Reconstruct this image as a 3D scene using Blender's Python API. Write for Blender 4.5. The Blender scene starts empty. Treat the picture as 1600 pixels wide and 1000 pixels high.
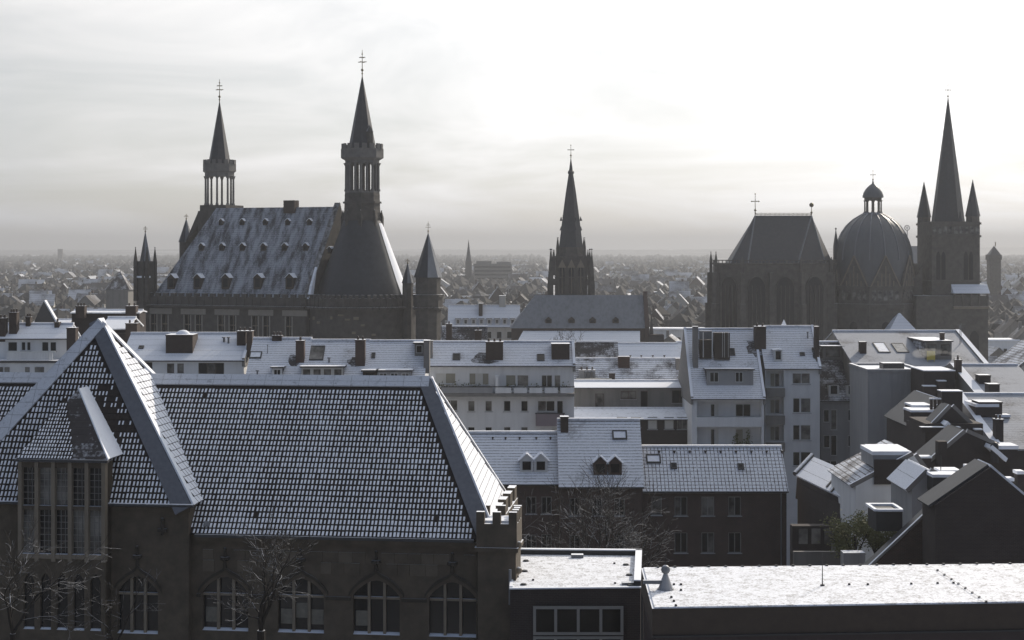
import bpy, math, random
from mathutils import Vector, Matrix
random.seed(7)
R = math.radians
scene = bpy.context.scene
col = scene.collection

# ------------------------------------------------------------------ camera
F, CU, CV, EYE = 2500.0, 800.0, 392.0, 40.0      # focal length in pixels of the 1600 wide photo, horizon row, eye height
cam_data = bpy.data.cameras.new('camera')
cam = bpy.data.objects.new('camera', cam_data); col.objects.link(cam)
cam.location = (0, 0, EYE); cam.rotation_euler = (R(90), 0, 0)
cam_data.sensor_width = 36; cam_data.lens = 36 * F / 1600
cam_data.shift_y = -(500 - CV) / 1600
cam_data.clip_start = 0.5; cam_data.clip_end = 40000
scene.camera = cam

# ------------------------------------------------------------------ sky, sun, exposure
SUN_AZ, SUN_EL = 31.0, 27.0                       # degrees right of the view axis, above the horizon
SUN = Vector((math.sin(R(SUN_AZ)) * math.cos(R(SUN_EL)), math.cos(R(SUN_AZ)) * math.cos(R(SUN_EL)), math.sin(R(SUN_EL))))
world = bpy.data.worlds.new('World'); scene.world = world; world.use_nodes = True
wn, wl = world.node_tree.nodes, world.node_tree.links
wn.clear()
def wnode(t, **kw):
    n = wn.new(t)
    for k, v in kw.items(): setattr(n, k, v)
    return n
def wmath(op, a, b=None, c=None):
    n = wnode('ShaderNodeMath', operation=op)
    for i, x in enumerate((a, b, c)):
        if x is None: continue
        if hasattr(x, 'default_value') or hasattr(x, 'links'): wl.new(x, n.inputs[i])
        else: n.inputs[i].default_value = x
    return n.outputs[0]
out = wnode('ShaderNodeOutputWorld'); bg = wnode('ShaderNodeBackground'); bg2 = wnode('ShaderNodeBackground')
sky = wnode('ShaderNodeTexSky', sky_type='NISHITA', sun_disc=False, sun_elevation=R(SUN_EL), sun_rotation=R(SUN_AZ), altitude=200, air_density=1.0, dust_density=0.6, ozone_density=1.0)
bg.inputs['Strength'].default_value = 0.08
wl.new(sky.outputs[0], bg.inputs['Color'])
tc = wnode('ShaderNodeTexCoord'); sep = wnode('ShaderNodeSeparateXYZ'); wl.new(tc.outputs['Generated'], sep.inputs[0])
# thin cloud layer: plane projection of the view direction, scattering light forward from the sun
dz = wmath('MAXIMUM', sep.outputs['Z'], 0.0)
den = wmath('ADD', dz, 0.15)
comb = wnode('ShaderNodeCombineXYZ')
wl.new(wmath('DIVIDE', sep.outputs['X'], den), comb.inputs[0]); wl.new(wmath('DIVIDE', sep.outputs['Y'], den), comb.inputs[1])
nz = wnode('ShaderNodeTexNoise'); nz.inputs['Scale'].default_value = 1.15; nz.inputs['Detail'].default_value = 7; nz.inputs['Roughness'].default_value = 0.52; nz.inputs['Distortion'].default_value = 0.5
coff = wnode('ShaderNodeVectorMath', operation='ADD'); coff.inputs[1].default_value = (-4.2, 5.5, 2.0); wl.new(comb.outputs[0], coff.inputs[0]); wl.new(coff.outputs[0], nz.inputs['Vector'])
dot = wnode('ShaderNodeVectorMath', operation='DOT_PRODUCT'); dot.inputs[1].default_value = SUN
wl.new(tc.outputs['Generated'], dot.inputs[0])
g = 0.36
hg = wmath('DIVIDE', 1 - g * g, wmath('POWER', wmath('SUBTRACT', 1 + g * g, wmath('MULTIPLY', dot.outputs['Value'], 2 * g)), 1.5))
mr = wnode('ShaderNodeMapRange'); mr.inputs['From Min'].default_value = 0.32; mr.inputs['From Max'].default_value = 0.68
mr.inputs['To Min'].default_value = 0.80; mr.inputs['To Max'].default_value = 1.16
wl.new(nz.outputs['Fac'], mr.inputs['Value'])
CLOUD = 0.53
ctint = wnode('ShaderNodeMix', data_type='RGBA'); cmr = wnode('ShaderNodeMapRange'); cmr.inputs['From Min'].default_value = 0.35; cmr.inputs['From Max'].default_value = 1.6
wl.new(hg, cmr.inputs['Value']); wl.new(cmr.outputs[0], ctint.inputs['Factor'])
ctint.inputs['A'].default_value = (0.37, 0.58, 1.02, 1); ctint.inputs['B'].default_value = (1.0, 0.99, 0.985, 1)       # cloud away from the sun is blued and dimmed to tone the shade
wl.new(ctint.outputs['Result'], bg2.inputs['Color'])
wl.new(wmath('MULTIPLY', wmath('MULTIPLY', hg, mr.outputs[0]), CLOUD), bg2.inputs['Strength'])
cov = wnode('ShaderNodeMapRange'); cov.inputs['From Min'].default_value = 0.35; cov.inputs['From Max'].default_value = 0.6     # cloud cover, thinner in places
cov.inputs['To Min'].default_value = 0.72; cov.inputs['To Max'].default_value = 0.97; wl.new(nz.outputs['Fac'], cov.inputs['Value'])
mixsh = wnode('ShaderNodeMixShader'); wl.new(cov.outputs[0], mixsh.inputs[0])
wl.new(bg.outputs[0], mixsh.inputs[1]); wl.new(bg2.outputs[0], mixsh.inputs[2]); wl.new(mixsh.outputs[0], out.inputs['Surface'])

sun_data = bpy.data.lights.new('sun', 'SUN'); sun_data.energy = 4.0; sun_data.angle = R(0.6); sun_data.color = (1.0, 0.90, 0.77)
sun = bpy.data.objects.new('sun', sun_data); col.objects.link(sun); sun.location = (200, 300, 200)
sun.rotation_euler = SUN.to_track_quat('Z', 'Y').to_euler()

vs = scene.view_settings
vs.view_transform = 'Standard'; vs.look = 'None'; vs.gamma = 1; vs.use_curve_mapping = False
vs.exposure = 0.1
scene.cycles.use_denoising = True
scene.cycles.max_bounces = 6; scene.cycles.diffuse_bounces = 3; scene.cycles.glossy_bounces = 2; scene.cycles.volume_bounces = 0
scene.cycles.transparent_max_bounces = 8
scene.cycles.caustics_reflective = False; scene.cycles.caustics_refractive = False

# ------------------------------------------------------------------ helpers
def P(u, v, Y): return Vector(((u - CU) / F * Y, Y, EYE - (v - CV) / F * Y))     # photo pixel + distance -> place
def X(u, Y): return (u - CU) / F * Y
def Z(v, Y): return EYE - (v - CV) / F * Y
def hit(u, v, p, n):
    d = Vector(((u - CU) / F, 1.0, -(v - CV) / F)); o = Vector((0, 0, EYE))
    return o + d * ((Vector(p) - o).dot(n) / d.dot(n))

ROOT = {}
def rootm(o):
    while o.parent: o = o.parent
    return ROOT.get(o.name, Matrix.Identity(4))
def thing(name, label, cat, loc=(0, 0, 0), rz=0, group=None):
    o = bpy.data.objects.new(name, None); col.objects.link(o)
    o.empty_display_size = 0.5
    o.location = loc; o.rotation_euler = (0, 0, rz)
    o['label'] = label; o['category'] = cat
    if group: o['group'] = group
    ROOT[o.name] = Matrix.Translation(Vector(loc)) @ Matrix.Rotation(rz, 4, 'Z')
    return o
def tag(o, label, cat, group=None):
    o['label'] = label; o['category'] = cat
    if group: o['group'] = group
    return o

class MB:
    """collects faces; local=True means the coordinates are already in the frame of the thing"""
    def __init__(s, local=False): s.v = []; s.f = []; s.m = []; s.sm = []; s.local = local
    def face(s, pts, m=0, smooth=False):
        i = len(s.v); s.v += [tuple(p) for p in pts]; s.f.append(tuple(range(i, i + len(pts)))); s.m.append(m); s.sm.append(smooth); return s
    def mesh(s, vs_, fs, m=0, smooth=False):
        i = len(s.v); s.v += [tuple(p) for p in vs_]
        for f in fs: s.f.append(tuple(i + k for k in f)); s.m.append(m); s.sm.append(smooth)
        return s
    def box(s, x0, x1, y0, y1, z0, z1, m=0, top=None):
        if x0 > x1: x0, x1 = x1, x0
        if y0 > y1: y0, y1 = y1, y0
        if z0 > z1: z0, z1 = z1, z0
        v = [(x0, y0, z0), (x1, y0, z0), (x1, y1, z0), (x0, y1, z0), (x0, y0, z1), (x1, y0, z1), (x1, y1, z1), (x0, y1, z1)]
        s.mesh(v, [(0, 3, 2, 1), (0, 1, 5, 4), (1, 2, 6, 5), (2, 3, 7, 6), (3, 0, 4, 7)], m)
        s.mesh(v[4:], [(0, 1, 2, 3)], m if top is None else top)
        return s
    def prism(s, poly, vec, m=0):
        """extrude a polygon by a vector, closed"""
        vec = Vector(vec); a = [Vector(p) for p in poly]; b = [p + vec for p in a]; n = len(a)
        nrm = Vector((0, 0, 0))
        for i in range(n): nrm += (a[i] - a[0]).cross(a[(i + 1) % n] - a[0])
        if nrm.dot(vec) > 0: a, b = b, a
        s.mesh(a + b, [tuple(range(n)), tuple(range(2 * n - 1, n - 1, -1))] + [(i, n + i, n + (i + 1) % n, (i + 1) % n) for i in range(n)], m)
        return s
    def obox(s, c, ax, ay, az, m=0):
        """box from centre and three half-axis vectors"""
        c, ax, ay, az = map(Vector, (c, ax, ay, az))
        if ax.cross(ay).dot(az) < 0: ax = -ax
        v = [c - ax - ay - az, c + ax - ay - az, c + ax + ay - az, c - ax + ay - az, c - ax - ay + az, c + ax - ay + az, c + ax + ay + az, c - ax + ay + az]
        return s.mesh(v, [(0, 3, 2, 1), (0, 1, 5, 4), (1, 2, 6, 5), (2, 3, 7, 6), (3, 0, 4, 7), (4, 5, 6, 7)], m)
    def frus(s, cx, cy, z0, z1, r0, r1, n=8, rot=0.0, m=0, smooth=False, caps=True):
        a = [(cx + r0 * math.cos(rot + 2 * math.pi * i / n), cy + r0 * math.sin(rot + 2 * math.pi * i / n), z0) for i in range(n)]
        if r1 < 1e-4:
            s.mesh(a + [(cx, cy, z1)], [(i, (i + 1) % n, n) for i in range(n)], m, smooth)
        else:
            b = [(cx + r1 * math.cos(rot + 2 * math.pi * i / n), cy + r1 * math.sin(rot + 2 * math.pi * i / n), z1) for i in range(n)]
            s.mesh(a + b, [(i, (i + 1) % n, n + (i + 1) % n, n + i) for i in range(n)], m, smooth)
            if caps: s.face(b, m)
        if caps: s.face(a[::-1], m)
        return s
    def lathe(s, cx, cy, prof, n=16, rot=0.0, m=0, smooth=True):
        """profile of (radius, z) from bottom to top"""
        rings = [[(cx + r * math.cos(rot + 2 * math.pi * i / n), cy + r * math.sin(rot + 2 * math.pi * i / n), z) for i in range(n)] for r, z in prof]
        vs_ = [p for r in rings for p in r]; fs = []
        for k in range(len(prof) - 1):
            for i in range(n): fs.append((k * n + i, k * n + (i + 1) % n, (k + 1) * n + (i + 1) % n, (k + 1) * n + i))
        return s.mesh(vs_, fs, m, smooth)
    def tube(s, p0, p1, r0, r1=None, n=6, m=0, caps=True):
        p0, p1 = Vector(p0), Vector(p1); r1 = r0 if r1 is None else r1
        d = (p1 - p0)
        if d.length < 1e-6: return s
        d.normalize(); a = d.orthogonal().normalized(); b = d.cross(a)
        A = [p0 + (a * math.cos(2 * math.pi * i / n) + b * math.sin(2 * math.pi * i / n)) * r0 for i in range(n)]
        B = [p1 + (a * math.cos(2 * math.pi * i / n) + b * math.sin(2 * math.pi * i / n)) * r1 for i in range(n)]
        s.mesh(A + B, [(i, (i + 1) % n, n + (i + 1) % n, n + i) for i in range(n)], m, True)
        if caps: s.face(A[::-1], m); s.face(B, m)
        return s
    def ball(s, c, r, n=8, m=0, sz=1.0):
        prof = [(max(1e-3, r * math.sin(math.pi * k / (n // 2 + 1))), c[2] - r * sz * math.cos(math.pi * k / (n // 2 + 1))) for k in range(n // 2 + 2)]
        return s.lathe(c[0], c[1], prof, n, 0, m, True)
    def mesh_data(s, name, mats, inv=None):
        me = bpy.data.meshes.new(name)
        pts = [inv @ Vector(p) for p in s.v] if inv is not None else [Vector(p) for p in s.v]
        me.from_pydata(pts, [], s.f)
        for mt in (mats if isinstance(mats, (list, tuple)) else [mats]): me.materials.append(mt)
        me.polygons.foreach_set('material_index', s.m)
        me.polygons.foreach_set('use_smooth', s.sm)
        uvl = me.uv_layers.new(name='UVMap'); data = [0.0] * (2 * len(me.loops))
        for p in me.polygons:
            n = p.normal
            if abs(n.z) > 0.995: t = Vector((1, 0, 0))
            else: t = Vector((-n.y, n.x, 0)).normalized()
            b = n.cross(t)
            for li in p.loop_indices:
                q = pts[me.loops[li].vertex_index]; data[2 * li] = q.dot(t); data[2 * li + 1] = q.dot(b)
        uvl.data.foreach_set('uv', data)
        me.validate(); me.update()
        return me
    def build(s, name, mats, parent=None, label=None):
        inv = None
        if parent is not None and not s.local: inv = rootm(parent).inverted()
        o = bpy.data.objects.new(name, s.mesh_data(name, mats, inv)); col.objects.link(o)
        if parent is not None: o.parent = parent
        if label: o['label'] = label
        return o
def link_mesh(name, me, parent, mtx):
    o = bpy.data.objects.new(name, me); col.objects.link(o); o.parent = parent; o.matrix_local = mtx; return o
def copy_tree(o, parent=None):
    c = o.copy(); col.objects.link(c); c.parent = parent
    for ch in list(o.children): copy_tree(ch, c)
    return c

# ------------------------------------------------------------------ materials
class NT:
    def __init__(s, name):
        s.mat = bpy.data.materials.new(name); s.mat.use_nodes = True
        s.n = s.mat.node_tree.nodes; s.l = s.mat.node_tree.links
        s.b = s.n['Principled BSDF']
    def new(s, t, **kw):
        n = s.n.new(t)
        for k, v in kw.items(): setattr(n, k, v)
        return n
    def put(s, x, inp):
        if hasattr(x, 'is_output'): s.l.new(x, inp)
        else: inp.default_value = x
    def math(s, op, a, b=0.0, c=None, clamp=False):
        n = s.new('ShaderNodeMath', operation=op, use_clamp=clamp); s.put(a, n.inputs[0]); s.put(b, n.inputs[1])
        if c is not None: s.put(c, n.inputs[2])
        return n.outputs[0]
    def mix(s, f, a, b):
        n = s.new('ShaderNodeMix', data_type='RGBA'); s.put(f, n.inputs['Factor'])
        s.put(a if hasattr(a, 'is_output') else (*a[:3], 1), n.inputs['A']); s.put(b if hasattr(b, 'is_output') else (*b[:3], 1), n.inputs['B'])
        return n.outputs['Result']
    def noise(s, vec, scale, detail=4, rough=0.55):
        n = s.new('ShaderNodeTexNoise'); n.inputs['Scale'].default_value = scale; n.inputs['Detail'].default_value = detail; n.inputs['Roughness'].default_value = rough
        s.l.new(vec, n.inputs['Vector']); return n.outputs['Fac']
    def pos(s): return s.new('ShaderNodeNewGeometry').outputs['Position']
    def nrm(s): return s.new('ShaderNodeNewGeometry').outputs['Normal']
    def uv(s): return s.new('ShaderNodeUVMap', uv_map='UVMap').outputs[0]
    def step(s, x, a, b):
        n = s.new('ShaderNodeMapRange', clamp=True); s.put(x, n.inputs['Value']); n.inputs['From Min'].default_value = a; n.inputs['From Max'].default_value = b
        return n.outputs[0]
    def bump(s, h, strength, dist):
        n = s.new('ShaderNodeBump'); n.inputs['Strength'].default_value = strength; n.inputs['Distance'].default_value = dist
        s.l.new(h, n.inputs['Height']); s.l.new(n.outputs[0], s.b.inputs['Normal'])
    def done(s, colr, rough=0.8, metal=0.0, spec=0.3):
        s.put(colr if hasattr(colr, 'is_output') else (*colr[:3], 1), s.b.inputs['Base Color'])
        s.put(rough, s.b.inputs['Roughness']); s.b.inputs['Metallic'].default_value = metal
        s.b.inputs['Specular IOR Level'].default_value = spec
        return s.mat
SNOWC = (0.80, 0.82, 0.86)
def m_plain(name, c, var=0.25, scale=1.5, rough=0.85, bump=0.0, spec=0.3, metal=0.0, dirt=0.0):
    t = NT(name); p = t.pos(); f = t.noise(p, scale, 5)
    d = tuple(x * (1 - var) for x in c); l = tuple(min(1, x * (1 + var)) for x in c)
    cc = t.mix(f, d, l)
    if dirt:
        sc = t.new('ShaderNodeMapping'); sc.inputs['Scale'].default_value = (1.4, 1.4, 0.16); t.l.new(p, sc.inputs['Vector'])
        cc = t.mix(t.math('MULTIPLY', t.step(t.noise(sc.outputs[0], 1.0, 5), 0.45, 0.75), dirt), cc, tuple(x * 0.45 for x in c))
    if bump: t.bump(t.noise(p, scale * 8, 3), bump, 0.02)
    return t.done(cc, rough, metal, spec)
def m_brick(name, c, c2, mortar, w=0.24, h=0.08, rough=0.9, size=0.012, var=0.35):
    t = NT(name); uv = t.uv(); br = t.new('ShaderNodeTexBrick')
    t.l.new(uv, br.inputs['Vector'])
    for k, v in (('Scale', 1.0), ('Brick Width', w), ('Row Height', h), ('Mortar Size', size), ('Bias', 0.0)): br.inputs[k].default_value = v
    br.inputs['Color1'].default_value = (*c, 1); br.inputs['Color2'].default_value = (*c2, 1); br.inputs['Mortar'].default_value = (*mortar, 1)
    p = t.pos(); f = t.noise(p, 0.9, 6, 0.6)
    cc = t.mix(t.math('MULTIPLY', t.step(f, 0.35, 0.7), var), br.outputs['Color'], tuple(x * 0.35 for x in c))
    t.bump(t.math('SUBTRACT', 1.0, br.outputs['Fac']), 0.5, 0.02)
    return t.done(cc, rough)
def m_roof(name, tile, cover=0.75, row=0.36, wid=0.25, gap=0.16, patch=0.6, tint=SNOWC, joint=1.0, streak=0.0):
    """dusting of snow on courses of tiles: the joints and wind-blown patches stay bare"""
    t = NT(name); uv = t.uv(); p = t.pos()
    br = t.new('ShaderNodeTexBrick'); br.offset = 0.0
    wob = t.new('ShaderNodeVectorMath', operation='ADD')
    nv = t.new('ShaderNodeTexNoise'); nv.inputs['Scale'].default_value = 1.1; t.l.new(p, nv.inputs['Vector'])
    sc_ = t.new('ShaderNodeVectorMath', operation='SCALE'); sc_.inputs['Scale'].default_value = 0.05; t.l.new(nv.outputs['Color'], sc_.inputs[0])
    sh_ = t.new('ShaderNodeVectorMath', operation='ADD'); sh_.inputs[1].default_value = (333.0 if wid > 10 else 0.0, 0, 0); t.l.new(uv, sh_.inputs[0])
    t.l.new(sh_.outputs[0], wob.inputs[0]); t.l.new(sc_.outputs[0], wob.inputs[1])
    t.l.new(wob.outputs[0], br.inputs['Vector'])
    for k, v in (('Scale', 1.0), ('Brick Width', wid), ('Row Height', row), ('Mortar Size', gap * row * 0.5), ('Mortar Smooth', 0.3)): br.inputs[k].default_value = v
    if streak:
        mp = t.new('ShaderNodeMapping'); mp.inputs['Scale'].default_value = (streak, 0.75, 1); mp.inputs['Rotation'].default_value = (0, 0, 0.45); t.l.new(uv, mp.inputs['Vector']); big = t.noise(mp.outputs[0], patch, 6, 0.62)
    else: big = t.noise(p, patch, 5, 0.6)
    fine = t.noise(p, 5.0, 4, 0.6)
    s = t.math('ADD', t.math('MULTIPLY', big, 0.75), t.math('MULTIPLY', fine, 0.35))
    thr = 0.86 - 0.62 * cover
    snow = t.step(s, thr - 0.07, thr + 0.12)
    keep = t.math('SUBTRACT', 1.0, t.math('MULTIPLY', br.outputs['Fac'], t.math('MULTIPLY', t.step(fine, 0.25, 0.55), joint)))
    snow = t.math('MULTIPLY', snow, keep)
    snow = t.math('MULTIPLY', snow, t.math('ADD', 0.72, t.math('MULTIPLY', t.step(t.noise(p, 14.0, 3, 0.7), 0.3, 0.6), 0.28)))
    tcv = t.mix(t.noise(p, 3.0, 3), tuple(x * 0.7 for x in tile), tuple(x * 1.3 for x in tile))
    cc = t.mix(snow, tcv, tint)
    t.bump(t.math('ADD', t.math('MULTIPLY', br.outputs['Fac'], -0.7), t.math('MULTIPLY', snow, 0.6)), 0.7, 0.04)
    return t.done(cc, 0.8, 0.0, 0.25)
def m_snow(name, dirt=0.35, scale=2.5, lo=0.62, hi=0.78, base=(0.22, 0.21, 0.20), bumpd=0.03):
    t = NT(name); p = t.pos()
    f = t.math('ADD', t.math('MULTIPLY', t.noise(p, scale, 6, 0.65), 0.6), t.math('MULTIPLY', t.noise(p, scale * 0.25, 3), 0.4))
    cc = t.mix(t.math('MULTIPLY', t.step(f, lo - 0.12, hi - 0.12), dirt), SNOWC, base)
    t.bump(t.noise(p, scale * 2, 5, 0.6), 0.5, bumpd)
    return t.done(cc, 0.75, 0.0, 0.3)
def m_capped(name, c, lo=0.55, hi=0.85, var=0.25, rough=0.9, scale=2.0, amount=1.0, blot=0.25, bump=0.25):
    """weathered surface with snow lying only on its upward faces"""
    t = NT(name); p = t.pos(); f = t.noise(p, scale, 5, 0.6)
    s = t.new('ShaderNodeSeparateXYZ'); t.l.new(t.nrm(), s.inputs[0])
    k = t.math('ADD', s.outputs['Z'], t.math('MULTIPLY', t.math('SUBTRACT', f, 0.5), blot * 2))
    cc = t.mix(t.math('MULTIPLY', t.step(k, lo, hi), amount), t.mix(f, tuple(x * (1 - var) for x in c), tuple(x * (1 + var) for x in c)), SNOWC)
    if bump: t.bump(f, bump, 0.06)
    return t.done(cc, rough)
def m_glass(name, c=(0.010, 0.011, 0.013), rough=0.08, spec=0.2, var=0.0):
    t = NT(name); p = t.pos(); f = t.noise(p, 0.8, 3)
    t.bump(t.noise(p, 1.3, 2), 0.05, 0.02)
    return t.done(t.mix(t.step(f, 0.35, 0.65), tuple(x * (1 - var) for x in c), tuple(x * (1 + 2.5 * var) for x in c)), rough, 0.0, spec)
M = {}
M['snow'] = m_snow('snow')
M['snow_flat'] = m_snow('snow_on_flat_roof', 0.75, 10.0, 0.59, 0.74, (0.22, 0.21, 0.20), 0.06)
M['snow_clean'] = m_snow('clean_snow', 0.1)
M['stone'] = m_capped('dark_weathered_stone', (0.086, 0.070, 0.052), 0.6, 0.9, 0.6, 0.95, 1.6)
M['stone_black'] = m_capped('soot_black_stone', (0.045, 0.038, 0.030), 0.6, 0.9, 0.4, 0.95, 1.6, 0.3)
M['stone_light'] = m_capped('carved_stone', (0.19, 0.16, 0.122), 0.6, 0.9, 0.3, 0.95, 1.3)
M['stone_town'] = m_capped('town_hall_stone', (0.075, 0.068, 0.060), 0.45, 0.8, 0.75, 0.95, 0.9)
M['stone_pale'] = m_capped('pale_dressed_stone', (0.24, 0.22, 0.19), 0.6, 0.9, 0.3, 0.95, 0.8)
M['stone_dom'] = m_capped('cathedral_stone', (0.085, 0.078, 0.068), 0.75, 0.99, 0.8, 0.95, 0.8, 0.6)
M['stone_grey'] = m_capped('grey_tower_stone', (0.135, 0.13, 0.122), 0.6, 0.9, 0.5, 0.95, 1.0)
M['stone_mid'] = m_capped('hall_dressed_stone', (0.115, 0.095, 0.071), 0.6, 0.9, 0.5, 0.95, 1.6)
M['slate'] = m_plain('slate', (0.036, 0.037, 0.041), 0.4, 1.2, 0.5)
M['slate_snow'] = m_roof('slate_with_snow', (0.045, 0.045, 0.05), 0.56, 0.5, 1000, 0.10, 0.28, (0.40, 0.42, 0.455), streak=2.6)
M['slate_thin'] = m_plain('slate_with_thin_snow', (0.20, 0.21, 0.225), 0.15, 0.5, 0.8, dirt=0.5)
M['dome_lead'] = m_plain('dome_lead', (0.10, 0.105, 0.11), 0.15, 0.4, 0.5, dirt=0.3)
M['tile_clay'] = m_plain('clay_tile', (0.042, 0.035, 0.032), 0.35, 6, 0.9, spec=0.05)
M['lead'] = m_plain('hip_flashing_dusted', (0.125, 0.13, 0.145), 0.3, 5.0, 0.6, bump=0.3)
M['lead_snow'] = m_roof('ridge_flashing_snowed', (0.20, 0.205, 0.22), 0.80, 0.7, 0.9, 0.03, 3.0, (0.58, 0.60, 0.64))
M['roof_a'] = m_roof('roof_tiles_snowed', (0.07, 0.055, 0.048), 0.84, 0.31, 1000, 0.20, 0.30)
M['roof_g'] = m_roof('roof_pantiles_snowed', (0.07, 0.055, 0.048), 0.86, 0.38, 0.32, 0.20, 0.40)
M['roof_b'] = m_roof('roof_tiles_half_snowed', (0.06, 0.05, 0.046), 0.62, 0.42, 1000, 0.24, 0.45)
M['roof_c'] = m_roof('roof_tiles_bare', (0.055, 0.048, 0.046), 0.42, 0.42, 1000, 0.20, 0.4)
M['roof_s'] = m_roof('roof_sheet_snowed', (0.08, 0.08, 0.085), 0.96, 1.2, 1000, 0.03, 0.4)
M['plaster'] = m_plain('white_plaster', (0.70, 0.70, 0.69), 0.08, 0.8, dirt=0.25)
M['plaster_warm'] = m_plain('cream_plaster', (0.50, 0.48, 0.43), 0.08, 0.8, dirt=0.3)
M['plaster_grey'] = m_plain('grey_render', (0.30, 0.30, 0.30), 0.10, 0.7, dirt=0.35)
M['plaster_dim'] = m_plain('old_grey_render', (0.20, 0.19, 0.175), 0.2, 0.7, dirt=0.5)
M['brick'] = m_brick('dark_red_brick', (0.085, 0.045, 0.035), (0.065, 0.036, 0.03), (0.10, 0.09, 0.08))
M['brick_black'] = m_brick('sooty_brick', (0.045, 0.032, 0.030), (0.035, 0.026, 0.025), (0.055, 0.05, 0.047))
M['brick_lit'] = m_brick('sunlit_brick', (0.36, 0.27, 0.18), (0.30, 0.22, 0.15), (0.35, 0.32, 0.28))  # gable-side copy of the brick with sunlight put into its colour
M['chimney'] = m_capped('sooty_chimney_brick', (0.06, 0.045, 0.038), 0.6, 0.9, 0.35, 0.95, 2.0)
M['metal'] = m_capped('dull_metal', (0.16, 0.165, 0.175), 0.7, 0.95, 0.15, 0.5, 3.0, 0.6)
M['metal_dark'] = m_plain('dark_metal', (0.03, 0.03, 0.032), 0.2, 3, 0.5)
M['gutter'] = m_capped('gutter_metal', (0.05, 0.05, 0.052), 0.5, 0.9, 0.2, 0.5, 3.0, 0.85)
M['frame'] = m_plain('window_frame_white', (0.62, 0.62, 0.60), 0.06, 3, 0.5)
M['frame_dim'] = m_plain('window_frame_grey', (0.22, 0.215, 0.20), 0.1, 3, 0.6)
M['frame_brown'] = m_plain('window_frame_brown', (0.07, 0.05, 0.035), 0.1, 3, 0.6)
M['glass'] = m_glass('window_glass')
M['glass_mid'] = m_glass('window_glass_with_curtain', (0.075, 0.072, 0.066), 0.15, 0.35, 0.7)
M['curtain'] = m_plain('drawn_blind', (0.30, 0.28, 0.22), 0.15, 1.2, 0.7)
M['curtain_w'] = m_plain('white_blind', (0.55, 0.54, 0.50), 0.1, 1.2, 0.7)
M['blind_dim'] = m_plain('dim_paper_behind_glass', (0.16, 0.15, 0.125), 0.5, 4, 0.7)
M['wood'] = m_plain('dark_wood', (0.05, 0.038, 0.03), 0.3, 3)
M['gold'] = m_plain('gilded_iron', (0.16, 0.13, 0.07), 0.2, 4, 0.4, metal=0.6)
M['bark'] = m_capped('bark_with_snow', (0.022, 0.018, 0.015), 0.6, 0.9, 0.3, 0.95, 5.0, 0.55, 0.35, 0)
M['leaf'] = m_capped('evergreen_leaf', (0.085, 0.09, 0.022), 0.75, 0.98, 0.5, 0.7, 3.0, 0.12, 0.3, 0)
M['awning'] = m_plain('balcony_cloth', (0.22, 0.18, 0.19), 0.1, 1.5)
M['yellow'] = m_plain('yellow_cloth', (0.55, 0.45, 0.10), 0.1, 1.5)
M['fascia'] = m_plain('dark_brown_cladding', (0.035, 0.024, 0.024), 0.25, 0.8, 0.6)
M['cowl'] = m_plain('galvanised_cowl', (0.30, 0.30, 0.31), 0.15, 3, 0.5)
M['glass_clear'] = m_glass('annex_glass', (0.008, 0.008, 0.008), 0.05, 0.15)
# ------------------------------------------------------------------ ground
g = MB(); g.face([(-9000, -200, 0), (9000, -200, 0), (9000, 12000, 0), (-9000, 12000, 0)])
M['ground'] = m_snow('snowy_ground', 0.8, 0.05, 0.5, 0.65, (0.06, 0.06, 0.06), 0.1)
g.build('ground', M['ground'])['kind'] = 'structure'

# ------------------------------------------------------------------ shared builders
def wall_grid(mb, x0, x1, z0, z1, y, holes, d=0.14, m=0, mr=None):
    """front wall in the plane y facing -y with rectangular openings and their reveals"""
    mr = m if mr is None else mr
    xs = sorted({x0, x1} | {h[i] for h in holes for i in (0, 1)}); zs = sorted({z0, z1} | {h[i] for h in holes for i in (2, 3)})
    xs = [x for x in xs if x0 - 1e-6 <= x <= x1 + 1e-6]; zs = [z for z in zs if z0 - 1e-6 <= z <= z1 + 1e-6]
    for i in range(len(xs) - 1):
        for j in range(len(zs) - 1):
            cx, cz = (xs[i] + xs[i + 1]) / 2, (zs[j] + zs[j + 1]) / 2
            if any(h[0] < cx < h[1] and h[2] < cz < h[3] for h in holes): continue
            mb.face([(xs[i], y, zs[j]), (xs[i + 1], y, zs[j]), (xs[i + 1], y, zs[j + 1]), (xs[i], y, zs[j + 1])], m)
    for a, b, c, e in holes:
        mb.face([(a, y, c), (a, y, e), (a, y + d, e), (a, y + d, c)], mr); mb.face([(b, y, e), (b, y, c), (b, y + d, c), (b, y + d, e)], mr)
        mb.face([(a, y, e), (b, y, e), (b, y + d, e), (a, y + d, e)], mr); mb.face([(a, y + d, c), (b, y + d, c), (b, y, c), (a, y, c)], mr)
        mb.face([(a, y + d + 0.1, c), (b, y + d + 0.1, c), (b, y + d + 0.1, e), (a, y + d + 0.1, e)], mr)
def frame_mb(mb, x0, x1, z0, z1, y, nx=1, nz=1, w=0.07, t=0.06, m=0):
    mb.box(x0, x0 + w, y, y + t, z0, z1, m); mb.box(x1 - w, x1, y, y + t, z0, z1, m)
    mb.box(x0 + w, x1 - w, y, y + t, z0, z0 + w, m); mb.box(x0 + w, x1 - w, y, y + t, z1 - w, z1, m)
    for i in range(1, nx):
        c = x0 + (x1 - x0) * i / nx; mb.box(c - w * .5, c + w * .5, y - 0.003, y + t, z0 + w, z1 - w, m)
    for j in range(1, nz):
        c = z0 + (z1 - z0) * j / nz; mb.box(x0 + w, x1 - w, y + 0.003, y + t, c - w * .4, c + w * .4, m)
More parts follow.
